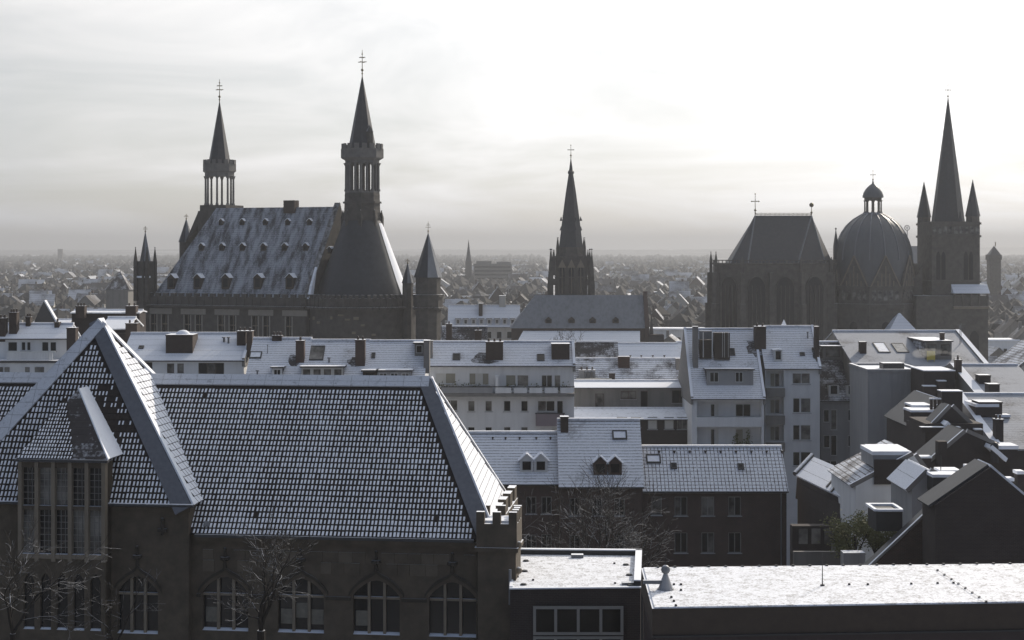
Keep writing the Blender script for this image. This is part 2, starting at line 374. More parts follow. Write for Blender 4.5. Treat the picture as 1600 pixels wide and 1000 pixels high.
def window(parent, x0, x1, z0, z1, y, nx=1, nz=1, frame='frame', glass='glass', w=0.07, d=0.14, sill=True, local=False, name='window'):
    mb = MB(local); frame_mb(mb, x0, x1, z0, z1, y + d - 0.07, nx, nz, w); f = mb.build(name, M[frame], parent)
    if isinstance(glass, str): glass = [glass]
    for i in range(len(glass)):
        a = x0 + w * .6 + (x1 - x0 - w * 1.2) * i / len(glass); b = x0 + w * .6 + (x1 - x0 - w * 1.2) * (i + 1) / len(glass)
        mb = MB(local); mb.box(a, b, y + d - 0.035, y + d - 0.02, z0 + w * .6, z1 - w * .6); mb.build('pane', M[glass[i]], f)
    if sill:
        mb = MB(local); mb.box(x0 - .08, x1 + .08, y - .10, y + .06, z0 - .07, z0 - .005, 0, 1); mb.build('sill', [M['plaster_grey'], M['snow_clean']], f)
    return f
def arch_z(x, c, hw, zs, rise, pw=0.85):
    t = min(1.0, abs(x - c) / hw); return zs + rise * (1 - t ** 1.7) ** pw
def arch_wall(mb, x0, x1, z0, z1, y, arches, d=0.35, m=0, seg=14):
    """front wall with arched openings; arches = (centre, half width, sill z, spring z, rise)"""
    xs = {x0, x1}
    for c, hw, *_ in arches:
        for k in range(seg + 1): xs.add(round(c - hw + 2 * hw * k / seg, 6))
    xs = sorted(xs)
    for a, b in zip(xs[:-1], xs[1:]):
        mid = (a + b) / 2; A = next((q for q in arches if abs(mid - q[0]) < q[1]), None)
        if A is None: mb.face([(a, y, z0), (b, y, z0), (b, y, z1), (a, y, z1)], m); continue
        c, hw, sl, zs, rise = A; ta, tb = arch_z(a, c, hw, zs, rise), arch_z(b, c, hw, zs, rise)
        mb.face([(a, y, ta), (b, y, tb), (b, y, z1), (a, y, z1)], m)
        mb.face([(a, y, ta), (a, y + d, ta), (b, y + d, tb), (b, y, tb)], m)
        if sl > z0: mb.face([(a, y, z0), (b, y, z0), (b, y, sl), (a, y, sl)], m)
        mb.face([(a, y, sl), (b, y, sl), (b, y + d, sl + .1), (a, y + d, sl + .1)], m)
    for c, hw, sl, zs, rise in arches:
        for s in (-1, 1): mb.face([(c + s * hw, y, sl), (c + s * hw, y + d, sl), (c + s * hw, y + d, zs), (c + s * hw, y, zs)], m)
def arch_pane(mb, c, hw, sl, zs, rise, y, seg=14):
    pts = [(c - hw, y, sl), (c + hw, y, sl)] + [(c + hw - 2 * hw * k / seg, y, arch_z(c + hw - 2 * hw * k / seg, c, hw, zs, rise)) for k in range(seg + 1)]
    mb.face(pts)
from mathutils import noise as mnoise

# ------------------------------------------------------------------ the stone hall with the tiled roof
hall = thing('stone_hall', 'dark gothic stone hall with steep snow-dusted tiled roof and arched windows', 'hall', (X(745, 75), 75, 0), -R(6.5))
HM = ROOT[hall.name]; HI = HM.inverted()
def hl(u, v, y): return HI @ hit(u, v, HM @ Vector((0, y, 0)), HM.to_3x3() @ Vector((0, 1, 0)))
YE, YR = -0.3, 6.0
ze = hl(700, 842, YE).z; zr = hl(600, 589, YR).z; xr = hl(672, 589, YR).x; XL = -46.0; XE = 0.1; XF = 0.95; YB = 2 * YR - YE
Ev, Rv = Vector((0, YE, ze)), Vector((0, YR, zr))
mb = MB(True)
mb.face([(XL, YE, ze), (XF, YE, ze), (xr, YR, zr), (XL, YR, zr)])
mb.face([(XF, YE, ze), (XE, YB, ze), (xr, YR, zr)])
mb.face([(XE, YB, ze), (XL, YB, ze), (XL, YR, zr), (xr, YR, zr)])
mb.face([(XL, YE, ze - .05), (XL, YB, ze - .05), (XE, YB, ze - .05), (XF, YE, ze - .05)])
roof = mb.build('roof', M['tile_clay'], hall)

TILE_W, TILE_L = 0.19, 0.32
def tile_shape(mb, fr, w, l, sw, sl, so, thick=0.035):
    """one tile with its patch of snow; fr maps (across, up the slope, out) to a place"""
    h = w * 0.47
    mb.mesh([fr(-h, 0, thick), fr(h, 0, thick), fr(h, l, .008), fr(-h, l, .008), fr(-h, 0, 0), fr(h, 0, 0)], [(0, 1, 2, 3), (4, 5, 1, 0), (5, 2, 1), (4, 0, 3)], 0)
    if sw > 0.01:
        a, b = so - sw / 2, so + sw / 2; y0, y1 = l * .06, l * (.06 + sl); t0 = thick * (1 - y0 / l) + .008 * y0 / l; t1 = thick * (1 - y1 / l) + .008 * y1 / l
        mb.mesh([fr(a, y0, t0), fr(b, y0, t0), fr(b, y1, t1), fr(a, y1, t1), fr(a * .75 + b * .25, y0 + .02, t0 + .022), fr(b * .75 + a * .25, y0 + .02, t0 + .022), fr(b * .75 + a * .25, y1 - .02, t1 + .02), fr(a * .75 + b * .25, y1 - .02, t1 + .02)],
                [(4, 5, 6, 7), (0, 1, 5, 4), (1, 2, 6, 5), (2, 3, 7, 6), (3, 0, 4, 7)], 1)
def inside(p, poly):
    c = False; j = len(poly) - 1
    for i in range(len(poly)):
        if (poly[i][1] > p[1]) != (poly[j][1] > p[1]) and p[0] < (poly[j][0] - poly[i][0]) * (p[1] - poly[i][1]) / (poly[j][1] - poly[i][1]) + poly[i][0]: c = not c
        j = i
    return c
def tile_field(o, ex, es, poly, mb, snow, tw=TILE_W, tl=TILE_L, single=0, parent=None, seed=1, variants=None):
    """rows of tiles over a roof plane; the lowest `single` tiles become objects of their own"""
    rnd = random.Random(seed); n = ex.cross(es)
    us = [p[0] for p in poly]; vs_ = [p[1] for p in poly]; made = 0
    rows = int((max(vs_) - min(vs_)) / tl) + 1; cols = int((max(us) - min(us)) / tw) + 1
    for j in range(rows):
        for i in range(cols):
            a = min(us) + (i + .5) * tw; b = min(vs_) + j * tl
            if not inside((a, b + tl * .5), poly): continue
            q = o + ex * a + es * b; k = snow(q, mnoise.noise(q * 0.55), mnoise.noise(q * 2.3)) + rnd.uniform(-.16, .16)
            k = max(0.0, min(1.0, k))
            if rnd.random() < 0.015: k *= .2
            jit = rnd.uniform(-.01, .01); dz = rnd.uniform(0, .008)
            if made < single:
                me = variants[min(len(variants) - 1, int(k * len(variants)))]
                link_mesh('tile', me, parent, Matrix((( ex.x, es.x, n.x, q.x + ex.x * jit), (ex.y, es.y, n.y, q.y + ex.y * jit), (ex.z, es.z, n.z, q.z + n.z * dz), (0, 0, 0, 1)))); made += 1
            else:
                fr = lambda x, y, z, q=q: q + ex * (x + jit) + es * y + n * (z + dz)
                tile_shape(mb, fr, tw, tl * 1.06, tw * ((.36 + .26 * k) if tw < .3 else .9) if k > .06 else 0, .62 + .18 * k if tw < .3 else .93, rnd.uniform(-.01, .01))
variants = []
for k in range(8):
    kk = (k + .5) / 8; t = MB(True); tile_shape(t, lambda x, y, z: Vector((x, y, z)), TILE_W, TILE_L * 1.06, TILE_W * (.36 + .26 * kk) if k else 0, .62 + .18 * kk, 0)
    variants.append(t.mesh_data('tile', [M['tile_clay'], M['snow_clean']]))
def plane_frame(a, b, c):
    """a,b along the eave, c somewhere above: returns origin, along, up-slope"""
    ex = (b - a).normalized(); n = ex.cross(c - a).normalized(); es = n.cross(ex); return a, ex, es
def to2(p, o, ex, es): return ((p - o).dot(ex), (p - o).dot(es))
rest = MB(True)
# main slope
A, B, C, D = Vector((XL, YE, ze)), Vector((XF, YE, ze)), Vector((xr, YR, zr)), Vector((XL, YR, zr))
fo, fx, fs = plane_frame(A, B, D)
fn = fx.cross(fs); FB = 0.62; RB = 0.66
B2, C2 = B + (A - B).normalized() * 1.0, C + (A - B).normalized() * 0.55
poly_main = [to2(hl(300, 800, YE), fo, fx, fs)[0:1] + (0.0,), (to2(B2, fo, fx, fs)[0], 0.0), (to2(C2, fo, fx, fs)[0], (C - B).dot(fs) - RB), (hl(215, 600, 5.0).x - XL, (C - B).dot(fs) - RB)]
snow_main = lambda q, a, b: 0.55 + 0.26 * a + 0.14 * b + (0.15 if q.z < ze + 0.7 else 0)
tile_field(fo, fx, fs, poly_main, rest, snow_main, single=300, parent=roof, variants=variants, seed=3)
# left stretch of the main slope, behind the cross wing
tile_field(fo, fx, fs, [(8, 0), (26, 0), (26, (C - B).dot(fs) - RB), (8, (C - B).dot(fs) - RB)], rest, lambda q, a, b: 0.55 + .3 * a + .2 * b, seed=4)
# flashing bands along ridge and hip
def band(mb, p0, p1, inward, w, n, up=0.075, thick=0.07, m=0, w1=None):
    """flat slab along p0-p1 lying on a roof face, w wide towards `inward`"""
    w1 = w if w1 is None else w1; a, b = p0 + n * up, p1 + n * up
    mb.prism([a, b, b + inward * w1, a + inward * w], -n * thick, m)
rb = MB(True); band(rb, D + fs * .02, C + fs * .02, -fs, RB, fn, 0.10, 0.09); rb.build('ridge_flashing', M['lead_snow'], roof)
hipdir = (C - B).normalized(); hin = fn.cross(hipdir); hin = hin if hin.x < 0 else -hin
hb = MB(True); band(hb, B, C, hin, 0.80, fn, 0.09, 0.08, w1=0.62); hb.build('hip_flashing', M['lead'], roof)
# hip end, in the sun
BB = Vector((XE, YB, ze)); ho, hx, hs = plane_frame(B, BB, C); hn = hx.cross(hs)
hip_poly = [to2(p, ho, hx, hs) for p in (B + (BB - B).normalized() * .5, BB - (BB - B).normalized() * .45, C - hipdir * .7)]
tile_field(ho, hx, hs, hip_poly, rest, lambda q, a, b: 1.0, tw=0.40, tl=0.36, seed=5)
hb = MB(True); band(hb, B + hn * .02, C + hn * .02, (BB - B).normalized(), 0.26, hn, 0.10, 0.09); hb.build('hip_cap', M['snow_clean'], roof)
hb = MB(True); band(hb, BB, C, (B - BB).normalized(), 0.26, hn, 0.10, 0.09); hb.build('hip_cap', M['snow_clean'], roof)
mb = MB(True); c = hl(322, 816, -0.1); mb.obox(fo + fx * (c.x - XL) + fs * .5 + fn * .07, fx * .13, fs * .13, fn * .05); mb.build('roof_hatch', M['metal'], roof)

# cross wing: pyramid roof
YT = -0.75; PD = 5.3
pr = hl(300, 791, YT); zt = pr.z; ap = hl(155, 499, YT + PD); xtl = 2 * ap.x - pr.x
a0, a1, a2, a3 = Vector((xtl, YT, zt)), Vector((pr.x, YT, zt)), Vector((pr.x, YT + 2 * PD, zt)), Vector((xtl, YT + 2 * PD, zt))
mb = MB(True)
for p, q in ((a0, a1), (a1, a2), (a2, a3), (a3, a0)): mb.face([p, q, ap])
mb.face([a3, a2, a1, a0]); wing_roof = mb.build('wing_roof', M['tile_clay'], hall)
po, px_, ps = plane_frame(a0, a1, ap); pn = px_.cross(ps)
bx0, bx1 = hl(30, 717, YT - .5).x, hl(164, 717, YT - .5).x; bzc = hl(100, 717, YT - .5).z
hw = (ap - a1).normalized(); ins = pn.cross(hw); ins = ins if ins.x < 0 else -ins
hw0 = (ap - a0).normalized(); ins0 = pn.cross(hw0); ins0 = ins0 if ins0.x > 0 else -ins0
def wing_snow(q, a, b):
    xm = (bx0 + bx1) / 2; near = max(0, 1 - abs(q.x - xm - .6) / 3.0) * max(0, 1 - abs(q.z - (bzc + 1.6)) / 2.6)
    return 0.50 + .3 * a + .2 * b - 0.95 * near
tile_field(po, px_, ps, [to2(p, po, px_, ps) for p in (a0 + Vector((.9, 0, 0)), a1 - Vector((.95, 0, 0)), ap - ps * 1.25)], rest, wing_snow, seed=6)
mb = MB(True); band(mb, a1, ap, ins, 0.86, pn, 0.09, 0.08, w1=.55); mb.build('hip_flashing', M['lead'], wing_roof)
mb = MB(True); band(mb, a0, ap, ins0, 0.86, pn, 0.10, 0.08, w1=.55); mb.build('hip_flashing', M['lead_snow'], wing_roof)
so, sx, ss = plane_frame(a1, a2, ap); sn = sx.cross(ss)
tile_field(so, sx, ss, [to2(p, so, sx, ss) for p in (a1 + Vector((0, .6, 0)), a2 - Vector((0, .6, 0)), ap - ss * 1.1)], rest, lambda q, a, b: 1.0, tw=.4, tl=.36, seed=8)
for e in (a1, a2):
    inn = Vector((0, 1 if e is a1 else -1, 0)); mb = MB(True); band(mb, e + sn * .02, ap + sn * .02, inn, .40, sn, .10, .09); mb.build('hip_cap', M['snow_clean'], wing_roof)
lo, lx, ls = plane_frame(a3, a0, ap); mb = MB(True); band(mb, a0, ap, Vector((0, 1, 0)), .35, lx.cross(ls), .09, .08); mb.build('hip_cap', M['lead_snow'], wing_roof)
mb = MB(True); mb.tube(a0 + Vector((0, -.06, .02)), a1 + Vector((0.1, -.06, .02)), .09, n=8); mb.build('gutter', M['gutter'], wing_roof)
rest_o = rest.build('roof_tiles', [M['tile_clay'], M['snow_clean']], hall); rest_o['kind'] = 'stuff'

# bay with its own small hipped roof
YBAY = YT - 0.5; bzt = bzc; b_ap = hl(122, 608, YBAY + 2.6); bpitch = b_ap.z - bzt
mb = MB(True); e0, e1 = Vector((bx0 - .15, YBAY - .12, bzt)), Vector((bx1 + .15, YBAY - .12, bzt)); bk = YT + PD * (b_ap.z - zt) / (ap.z - zt) + .3
c0, c1 = Vector((bx0 - .15, bk, bzt)), Vector((bx1 + .15, bk, bzt)); rb_ = Vector((b_ap.x, bk, b_ap.z))
mb.face([e0, e1, b_ap]); mb.face([e1, c1, rb_, b_ap]); mb.face([c0, e0, b_ap, rb_]); mb.face([c0, c1, e1, e0])
bay_roof = mb.build('bay_roof', [M['roof_c']], hall)
n1 = (c1 - e1).cross(b_ap - e1).normalized()
if n1.x < 0: n1 = -n1
mb = MB(True); mb.prism([e1 + n1 * .07, c1 + n1 * .07, rb_ + n1 * .07, b_ap + n1 * .07], -n1 * .065); mb.build('roof_sheet', M['snow_clean'], bay_roof)
n0 = (e1 - e0).cross(b_ap - e0).normalized(); bs = n0.cross((e1 - e0).normalized())
bt = MB(True)
tile_field(e0, (e1 - e0).normalized(), bs, [to2(p, e0, (e1 - e0).normalized(), bs) for p in (e0 + Vector((.1, 0, 0)), e0 + Vector((2.9, 0, 0)), b_ap - Vector((.5, 0, 0)) - bs * .4)], bt,
           lambda q, a, b: 0.85 + .3 * b - 0.32 * max(0, q.x - bx0 - 1.2) - .30 * max(0, q.z - bzt - .5), tw=.15, tl=.22, seed=9)
bo = bt.build('bay_tiles', [M['tile_clay'], M['snow_clean']], bay_roof); bo['kind'] = 'stuff'
mb = MB(True); mb.box(bx0 - .2, bx1 + .2, YBAY - .2, YBAY + .1, bzt - .14, bzt - .01); mb.build('gutter', M['gutter'], bay_roof)
# bay walls: stone mullions, leaded lights
bzs = hl(100, 866, YBAY).z; bztop = bzt - .15; ztr = hl(100, 794, YBAY).z
mb = MB(True)
mb.box(bx0, bx1, YBAY + .28, YT + .5, 0, bztop); bay = mb.build('bay_wall', M['stone'], hall)
mb = MB(True); mb.box(bx0 - .05, bx1 + .05, YBAY - .06, YBAY + .25, bzs - .22, bzs); mb.build('sill', M['stone_light'], bay)
mb = MB(True); mb.box(bx0 + .01, bx1 - .01, YBAY + .02, YBAY + .25, ztr - .1, ztr + .1); mb.build('transom', M['stone'], bay)
mb = MB(True); mb.box(bx0, bx1, YBAY, YBAY + .27, bztop - .28, bztop - .02); mb.build('lintel', M['stone'], bay)
mx = [bx0 + .06 + (bx1 - bx0 - .12) * k / 5.0 for k in range(6)]
for x in mx: mb = MB(True); mb.box(x - .09, x + .09, YBAY - .09, YBAY + .27, bzs - .35, bztop - .01); mb.build('mullion', M['stone_light'], bay)
for k in range(5):
    for za, zb in ((bzs, ztr - .1), (ztr + .1, bztop - .28)):
        mb = MB(True); mb.box(mx[k] + .09, mx[k + 1] - .09, YBAY + .2, YBAY + .22, za, zb); w = mb.build('window', M['glass_mid' if (k * 3 + int(za)) % 4 in (1, 2) else 'glass'], bay)
        mb = MB(True)
        for i in range(1, 3): xx = mx[k] + .09 + (mx[k + 1] - mx[k] - .18) * i / 3; mb.box(xx - .012, xx + .012, YBAY + .17, YBAY + .195, za, zb)
        nn = max(2, int((zb - za) / .28))
        for i in range(1, nn): zz = za + (zb - za) * i / nn; mb.box(mx[k] + .09, mx[k + 1] - .09, YBAY + .165, YBAY + .19, zz - .012, zz + .012)
        mb.build('glazing_bars', M['frame_dim'], w)
mb = MB(True); ar = [((mx[k] + mx[k + 1]) / 2, .27, bzs - 3.6, bzs - 1.35, .42) for k in range(5)]
arch_wall(mb, bx0, bx1, 0, bzs - .22, YBAY + .02, ar, .25); mb.face([(bx1, YBAY + .02, 0), (bx1, YT + .4, 0), (bx1, YT + .4, bztop), (bx1, YBAY + .25, bztop), (bx1, YBAY + .02, bzs - .22)]); mb.build('bay_base', M['stone'], bay)
for q in ar: mb = MB(True); arch_pane(mb, *q, YBAY + .2); mb.build('window', M['glass'], bay)

# walls with arched windows, hood moulds and finials
def gothic_window(parent, c, hw, sl, zs, rise, y, tip, lights=3, panes=('glass',) * 3):
    mb = MB(True); arch_pane(mb, c, hw, sl, zs, rise, y + .3); w = mb.build('window', M['glass'], parent)
    for k in range(1, lights):
        x = c - hw + 2 * hw * k / lights; mb = MB(True); mb.box(x - .065, x + .065, y + .1, y + .28, sl, arch_z(x, c, hw, zs, rise)); mb.build('mullion', M['stone_light'], w)
    mb = MB(True); mb.box(c - hw, c + hw, y + .14, y + .27, zs - .16, zs - .05); mb.build('transom', M['stone_light'], w)
    for k in range(lights):
        if panes[k] == 'glass': continue
        a = c - hw + 2 * hw * k / lights + .08; b = c - hw + 2 * hw * (k + 1) / lights - .08
        mb = MB(True); mb.box(a, b, y + .285, y + .295, sl + .35 + .3 * (k % 2), zs - .75 + .3 * (k % 2)); mb.build('blind', M[panes[k]], w)
    # ogee hood mould running up to a finial
    pts = []; seg = 16; o = .20; hb = hw + o
    for k in range(seg + 1):
        x = c - hb + 2 * hb * k / seg; zz = arch_z(x, c, hb, zs, rise + o * .9); t = abs(x - c) / hb
        if t < .28: zz += (tip - rise - o - zs) * .75 * (1 - t / .28) ** 2.2
        pts.append(Vector((x, y - .06, zz)))
    mb = MB(True)
    for p, q in zip(pts[:-1], pts[1:]): mb.prism([p, q, q + Vector((0, 0, .16)), p + Vector((0, 0, .16))], (0, .12, 0))
    h = mb.build('hood_mould', M['stone_black'], w)
    mb = MB(True); zt_ = pts[seg // 2].z
    mb.frus(c, y - .05, zt_ + .1, zt_ + .52, .10, .07, 6); mb.frus(c, y - .05, zt_ + .50, zt_ + .62, .26, .22, 8); mb.frus(c, y - .05, zt_ + .42, zt_ + .52, .12, .26, 8); mb.frus(c, y - .05, zt_ + .62, zt_ + .95, .08, .05, 6); mb.ball((c, y - .05, zt_ + .98), .09)
    mb.build('finial', M['stone_black'], w)
    return w
zs0, sl0, rise0, tip0 = hl(590, 932, 0).z, hl(590, 992, 0).z, hl(590, 907, 0).z - hl(590, 932, 0).z, hl(590, 893, 0).z
arches = [(hl(u, 930, 0).x, 1.12, sl0, zs0, rise0) for u in (707, 588, 470, 352)]
mb = MB(True); arch_wall(mb, pr.x - .4, .0, 0, ze - .02, 0.0, arches, .35)
mb.box(XL, pr.x - 10, 0.02, .5, 0, ze - .03); mb.face([(0, 0, 0), (0, 12, 0), (0, 12, ze), (0, 0, ze)]); mb.box(XL, -.02, 11.5, 12, 0, ze - .03)
wall = mb.build('wall', M['stone'], hall)
for k, q in enumerate(arches): gothic_window(wall, *q, 0.0, tip0, panes=[('glass',) * 3, ('blind_dim', 'glass', 'glass'), ('blind_dim', 'blind_dim', 'blind_dim'), ('blind_dim', 'glass', 'glass')][k])
mb = MB(True); mb.box(pr.x, 0.05, -.28, .0, ze - .34, ze - .16); mb.box(pr.x, .05, -.16, .0, ze - .46, ze - .34); mb.build('cornice', M['stone'], wall)
mb = MB(True); mb.box(pr.x, -.1, YE - .1, YE + .08, ze - .15, ze - .01); mb.build('gutter', M['gutter'], roof)
zf0, zf1 = hl(590, 880, 0).z, hl(590, 864, 0).z; x = pr.x + .3; rr = random.Random(4)
for zz0, zz1 in ((zf0, zf1), (zf0 - .56, zf0 - .02)):
    x = pr.x + .3
    while x < -.5:
        w = rr.uniform(.45, .8)
        if zz1 == zf1 or all(abs(x + w / 2 - a[0]) > .75 for a in arches):
            if all(abs(x + w / 2 - a[0]) > .5 for a in arches):
                mb = MB(True); mb.box(x, x + w - .02, -.02 - rr.uniform(0, .015), .0, zz0, zz1); mb.build('stone_block', M['stone_mid' if rr.random() < .4 else 'stone'], wall)
        x += w
zb = zs0 - .1
prev = pr.x
for a in sorted(arches): mb = MB(True); mb.box(prev, a[0] - a[1] - .1, -.08, .0, zb - .12, zb + .05); mb.build('string_course', M['stone_black'], wall); prev = a[0] + a[1] + .1
mb = MB(True); mb.box(prev, .0, -.08, .0, zb - .12, zb + .05); mb.build('string_course', M['stone_black'], wall)
# cross wing walls
yw = YT + .25; wx1 = pr.x - .25; wx0 = xtl + .25; wq = (hl(215, 930, yw).x, 1.0, hl(215, 990, yw).z, hl(215, 925, yw).z, .75)
mb = MB(True); arch_wall(mb, bx1 + .02, wx1, 0, zt - .05, yw, [wq], .35); mb.face([(wx1, yw, 0), (wx1, 1, 0), (wx1, 1, zt), (wx1, yw, zt)]); mb.face([(wx0, yw, 0), (bx0 - .02, yw, 0), (bx0 - .02, yw, zt), (wx0, yw, zt)])
ww = mb.build('wing_wall', M['stone'], hall)
gothic_window(ww, *wq, yw, wq[3] + 1.25)
mb = MB(True); mb.box(bx1 + .2, wx1 + .12, yw - .15, yw + .01, zt - .32, zt - .1); mb.build('cornice', M['stone'], ww)
c = hl(255, 832, yw); mb = MB(True); mb.frus(c.x, yw - .12, c.z - .1, c.z + .55, .10, .08, 6); mb.box(c.x - .22, c.x + .22, yw - .2, yw - .04, c.z + .05, c.z + .2); mb.ball((c.x, yw - .12, c.z + .62), .11); mb.build('carved_figure', M['stone_black'], ww)
# crenellated corner turret at the sunny end
pz = hl(775, 800, -.6).z; tx0, tx1 = hl(746, 840, -.6).x, hl(806, 840, -.6).x
mb = MB(True); mb.box(tx0, tx1, -.6, 1.5, 0, ze - .5); mb.box(tx0 - .12, tx1 + .12, -.72, 1.62, ze - .5, ze - .3); mb.box(tx0 - .05, tx1 + .05, -.65, 1.55, ze - .3, pz - .55); tur = mb.build('corner_turret', M['stone'], hall)
for k in range(3):
    for yy in (-.65, 1.25):
        a = tx0 - .05 + (tx1 - tx0 + .1) * (k * 2) / 5; mb = MB(True); mb.box(a, a + (tx1 - tx0 + .1) / 5, yy, yy + .3, pz - .55, pz, 0, 1); mb.build('merlon', [M['stone'], M['snow_clean']], tur)
for yy in (.05, .65): mb = MB(True); mb.box(tx1 - .25, tx1 + .05, yy, yy + .35, pz - .55, pz, 0, 1); mb.build('merlon', [M['stone'], M['snow_clean']], tur)
mb = MB(True); mb.box(tx0 + .2, tx1 - .3, -.3, 1.2, pz - .55, pz - .45); mb.build('turret_roof', M['snow_clean'], tur)
for zz in (ze - .2, ze - 1.4): mb = MB(True); mb.ball((tx1 + .1, -.3, zz), .17); mb.build('gargoyle', M['stone_light'], tur)
# parapet on the end wall behind the turret
for k in range(5):
    mb = MB(True); mb.box(.15, .55, 3.0 + k * 2.0, 4.0 + k * 2.0, ze - .6, ze + .75, 0, 1); mb.build('merlon', [M['stone'], M['snow_clean']], wall)
mb = MB(True); mb.box(.02, .6, 1.7, 12.1, ze - 1.2, ze + .05); mb.build('parapet', M['stone'], wall)
# ------------------------------------------------------------------ shared landmark pieces
def frame_of(th):
    m = ROOT[th.name]; mi = m.inverted()
    def q(u, v, y): return mi @ hit(u, v, m @ Vector((0, y, 0)), m.to_3x3() @ Vector((0, 1, 0)))
    return q
def finial(parent, x, y, z0, z1, cross='weathervane', mat='gold', s=1.0):
    mb = MB(True); h = z1 - z0
    mb.tube((x, y, z0 - .2), (x, y, z1), .10 * s, .05 * s, 6); mb.ball((x, y, z0 + h * .25), .28 * s); mb.ball((x, y, z0 + h * .12), .18 * s)
    if cross == 'weathervane':
        for k, w in ((.55, .9), (.72, .65)): mb.box(x - w * s, x + w * s, y - .06 * s, y + .06 * s, z0 + h * k - .07 * s, z0 + h * k + .07 * s); mb.box(x - .06 * s, x + .06 * s, y - w * s, y + w * s, z0 + h * k - .07 * s, z0 + h * k + .07 * s)
        mb.ball((x, y, z0 + h * .85), .16 * s)
    elif cross == 'cross':
        mb.box(x - .75 * s, x + .75 * s, y - .08 * s, y + .08 * s, z0 + h * .66 - .09 * s, z0 + h * .66 + .09 * s)
        for a in (-1, 1): mb.ball((x + a * .8 * s, y, z0 + h * .66), .16 * s)
        mb.ball((x, y, z1), .16 * s)
    elif cross == 'ball':
        mb.ball((x, y, z1 - .5 * s), .55 * s, 10)
    return mb.build('finial', M[mat], parent)
def pinnacle(mb, x, y, z0, zm, z1, w, m=0):
    mb.box(x - w, x + w, y - w, y + w, z0, zm, m); mb.frus(x, y, zm, z1, w * 1.45, .03, 4, R(45), m); mb.ball((x, y, z1 - .08), w * .45, 6, m)
def gable_dormer(parent, c, w, h, depth, roof_mat, front_mat='wood', snow=True, ov=.12, name='dormer', pitch=.9):
    """small dormer standing on a slope; c = middle of its front foot, facing -y in the frame of the thing"""
    x, y, z = c; hw = w / 2; zr_ = z + h + hw * pitch
    mb = MB(True)
    mb.prism([(x - hw, y, z), (x + hw, y, z), (x + hw, y, z + h), (x, y, zr_), (x - hw, y, z + h)], (0, depth, 0)); d = mb.build(name, M[front_mat], parent)
    mb = MB(True); t = .08
    for s in (-1, 1):
        a = Vector((x + s * (hw + ov), y - ov, z + h - ov * pitch)); b = Vector((x, y - ov, zr_)); nn = Vector((s * pitch, 0, 1)).normalized()
        mb.prism([a + nn * .01, b + nn * .01, b + nn * t, a + nn * t], (0, depth + ov, 0))
    mb.build('dormer_roof', M[roof_mat], d)
    mb = MB(True); mb.box(x - hw * .62, x + hw * .62, y - .03, y - .004, z + h * .2, z + h * .92); mb.build('pane', M['glass'], d)
    return d
def lantern(parent, x, y, z0, z1, r, n=8, rot=0.0, col_r=.28, arch=.18, mat='stone_town', inner=True, name='lantern'):
    """open arcade: columns, arch ring, floor"""
    mb = MB(True); mb.frus(x, y, z0 - .3, z0, r * 1.02, r * 1.02, n, rot); mb.frus(x, y, z1 - (z1 - z0) * arch, z1, r * 1.0, r * 1.02, n, rot); L = mb.build(name, M[mat], parent)
    for k in range(n):
        a = rot + 2 * math.pi * k / n; cx, cy = x + (r - col_r * .6) * math.cos(a), y + (r - col_r * .6) * math.sin(a)
        mb = MB(True); mb.frus(cx, cy, z0, z1 - (z1 - z0) * arch, col_r, col_r * .85, 6); mb.frus(cx, cy, z1 - (z1 - z0) * (arch + .08), z1 - (z1 - z0) * arch, col_r, col_r * 1.9, 6)
        mb.frus(cx, cy, z0, z0 + (z1 - z0) * .06, col_r * 1.5, col_r * 1.2, 6); mb.build('column', M[mat], L)
        if inner:
            a2 = rot + 2 * math.pi * (k + .5) / n; rr = r * math.cos(math.pi / n) - col_r * .4
            mb = MB(True); mb.frus(x + rr * math.cos(a2), y + rr * math.sin(a2), z0, z1 - (z1 - z0) * arch, col_r * .85, col_r * .8, 6); mb.build('column', M[mat], L)
    return L
def gallery(parent, x, y, z0, z1, r, n=8, rot=0.0, mat='stone_town', merl=16):
    mb = MB(True); mb.lathe(x, y, [(r * .8, z0 - .5), (r, z0), (r, z1 - (z1 - z0) * .35), (r * .88, z1 - (z1 - z0) * .35), (r * .88, z0 + .15), (.02, z0 + .15)], n, rot, 0, False)
    for k in range(merl):
        a = rot + 2 * math.pi * (k + .5) / merl; rr = r * .94 if n > 10 else r * .93
        c = Vector((x + rr * math.cos(a), y + rr * math.sin(a), z1 - (z1 - z0) * .2)); ra = Vector((math.cos(a), math.sin(a), 0)); ta = Vector((-math.sin(a), math.cos(a), 0))
        mb.obox(c, ra * .16, ta * (math.pi * r / merl * .55), Vector((0, 0, (z1 - z0) * .2)))
    return mb.build('gallery', M[mat], parent)

# ------------------------------------------------------------------ town hall with two lantern towers
th = thing('town_hall', 'gothic town hall with high snowy roof and two pointed lantern towers', 'town hall', (X(566, 311), 311, 0), -R(22))
rl = frame_of(th)
zp, zc = rl(560, 462, -11.3).z, rl(560, 483, -11.3).z
xL = rl(232, 470, -9).x; xG = rl(500, 400, -4).x
ridR = rl(523, 323, 1.5); zrg = ridR.z; xrL = rl(338, 330, 1.5).x; zev = zp - .9
mb = MB(True)
fl = Vector((xL + .8, -9, zev)); fr_ = Vector((ridR.x - 1.2, -9, zev)); rL, rR = Vector((xrL, 1.5, zrg)), Vector((ridR.x, 1.5, zrg)); bL, bR = Vector((xL + .8, 12, zev)), Vector((ridR.x - 1.2, 12, zev))
mb.face([fl, fr_, rR, rL]); mb.face([bR, bL, rL, rR]); mb.face([bL, fl, rL]); mb.face([fr_, bR, rR]); t_roof = mb.build('roof', M['slate_snow'], th)
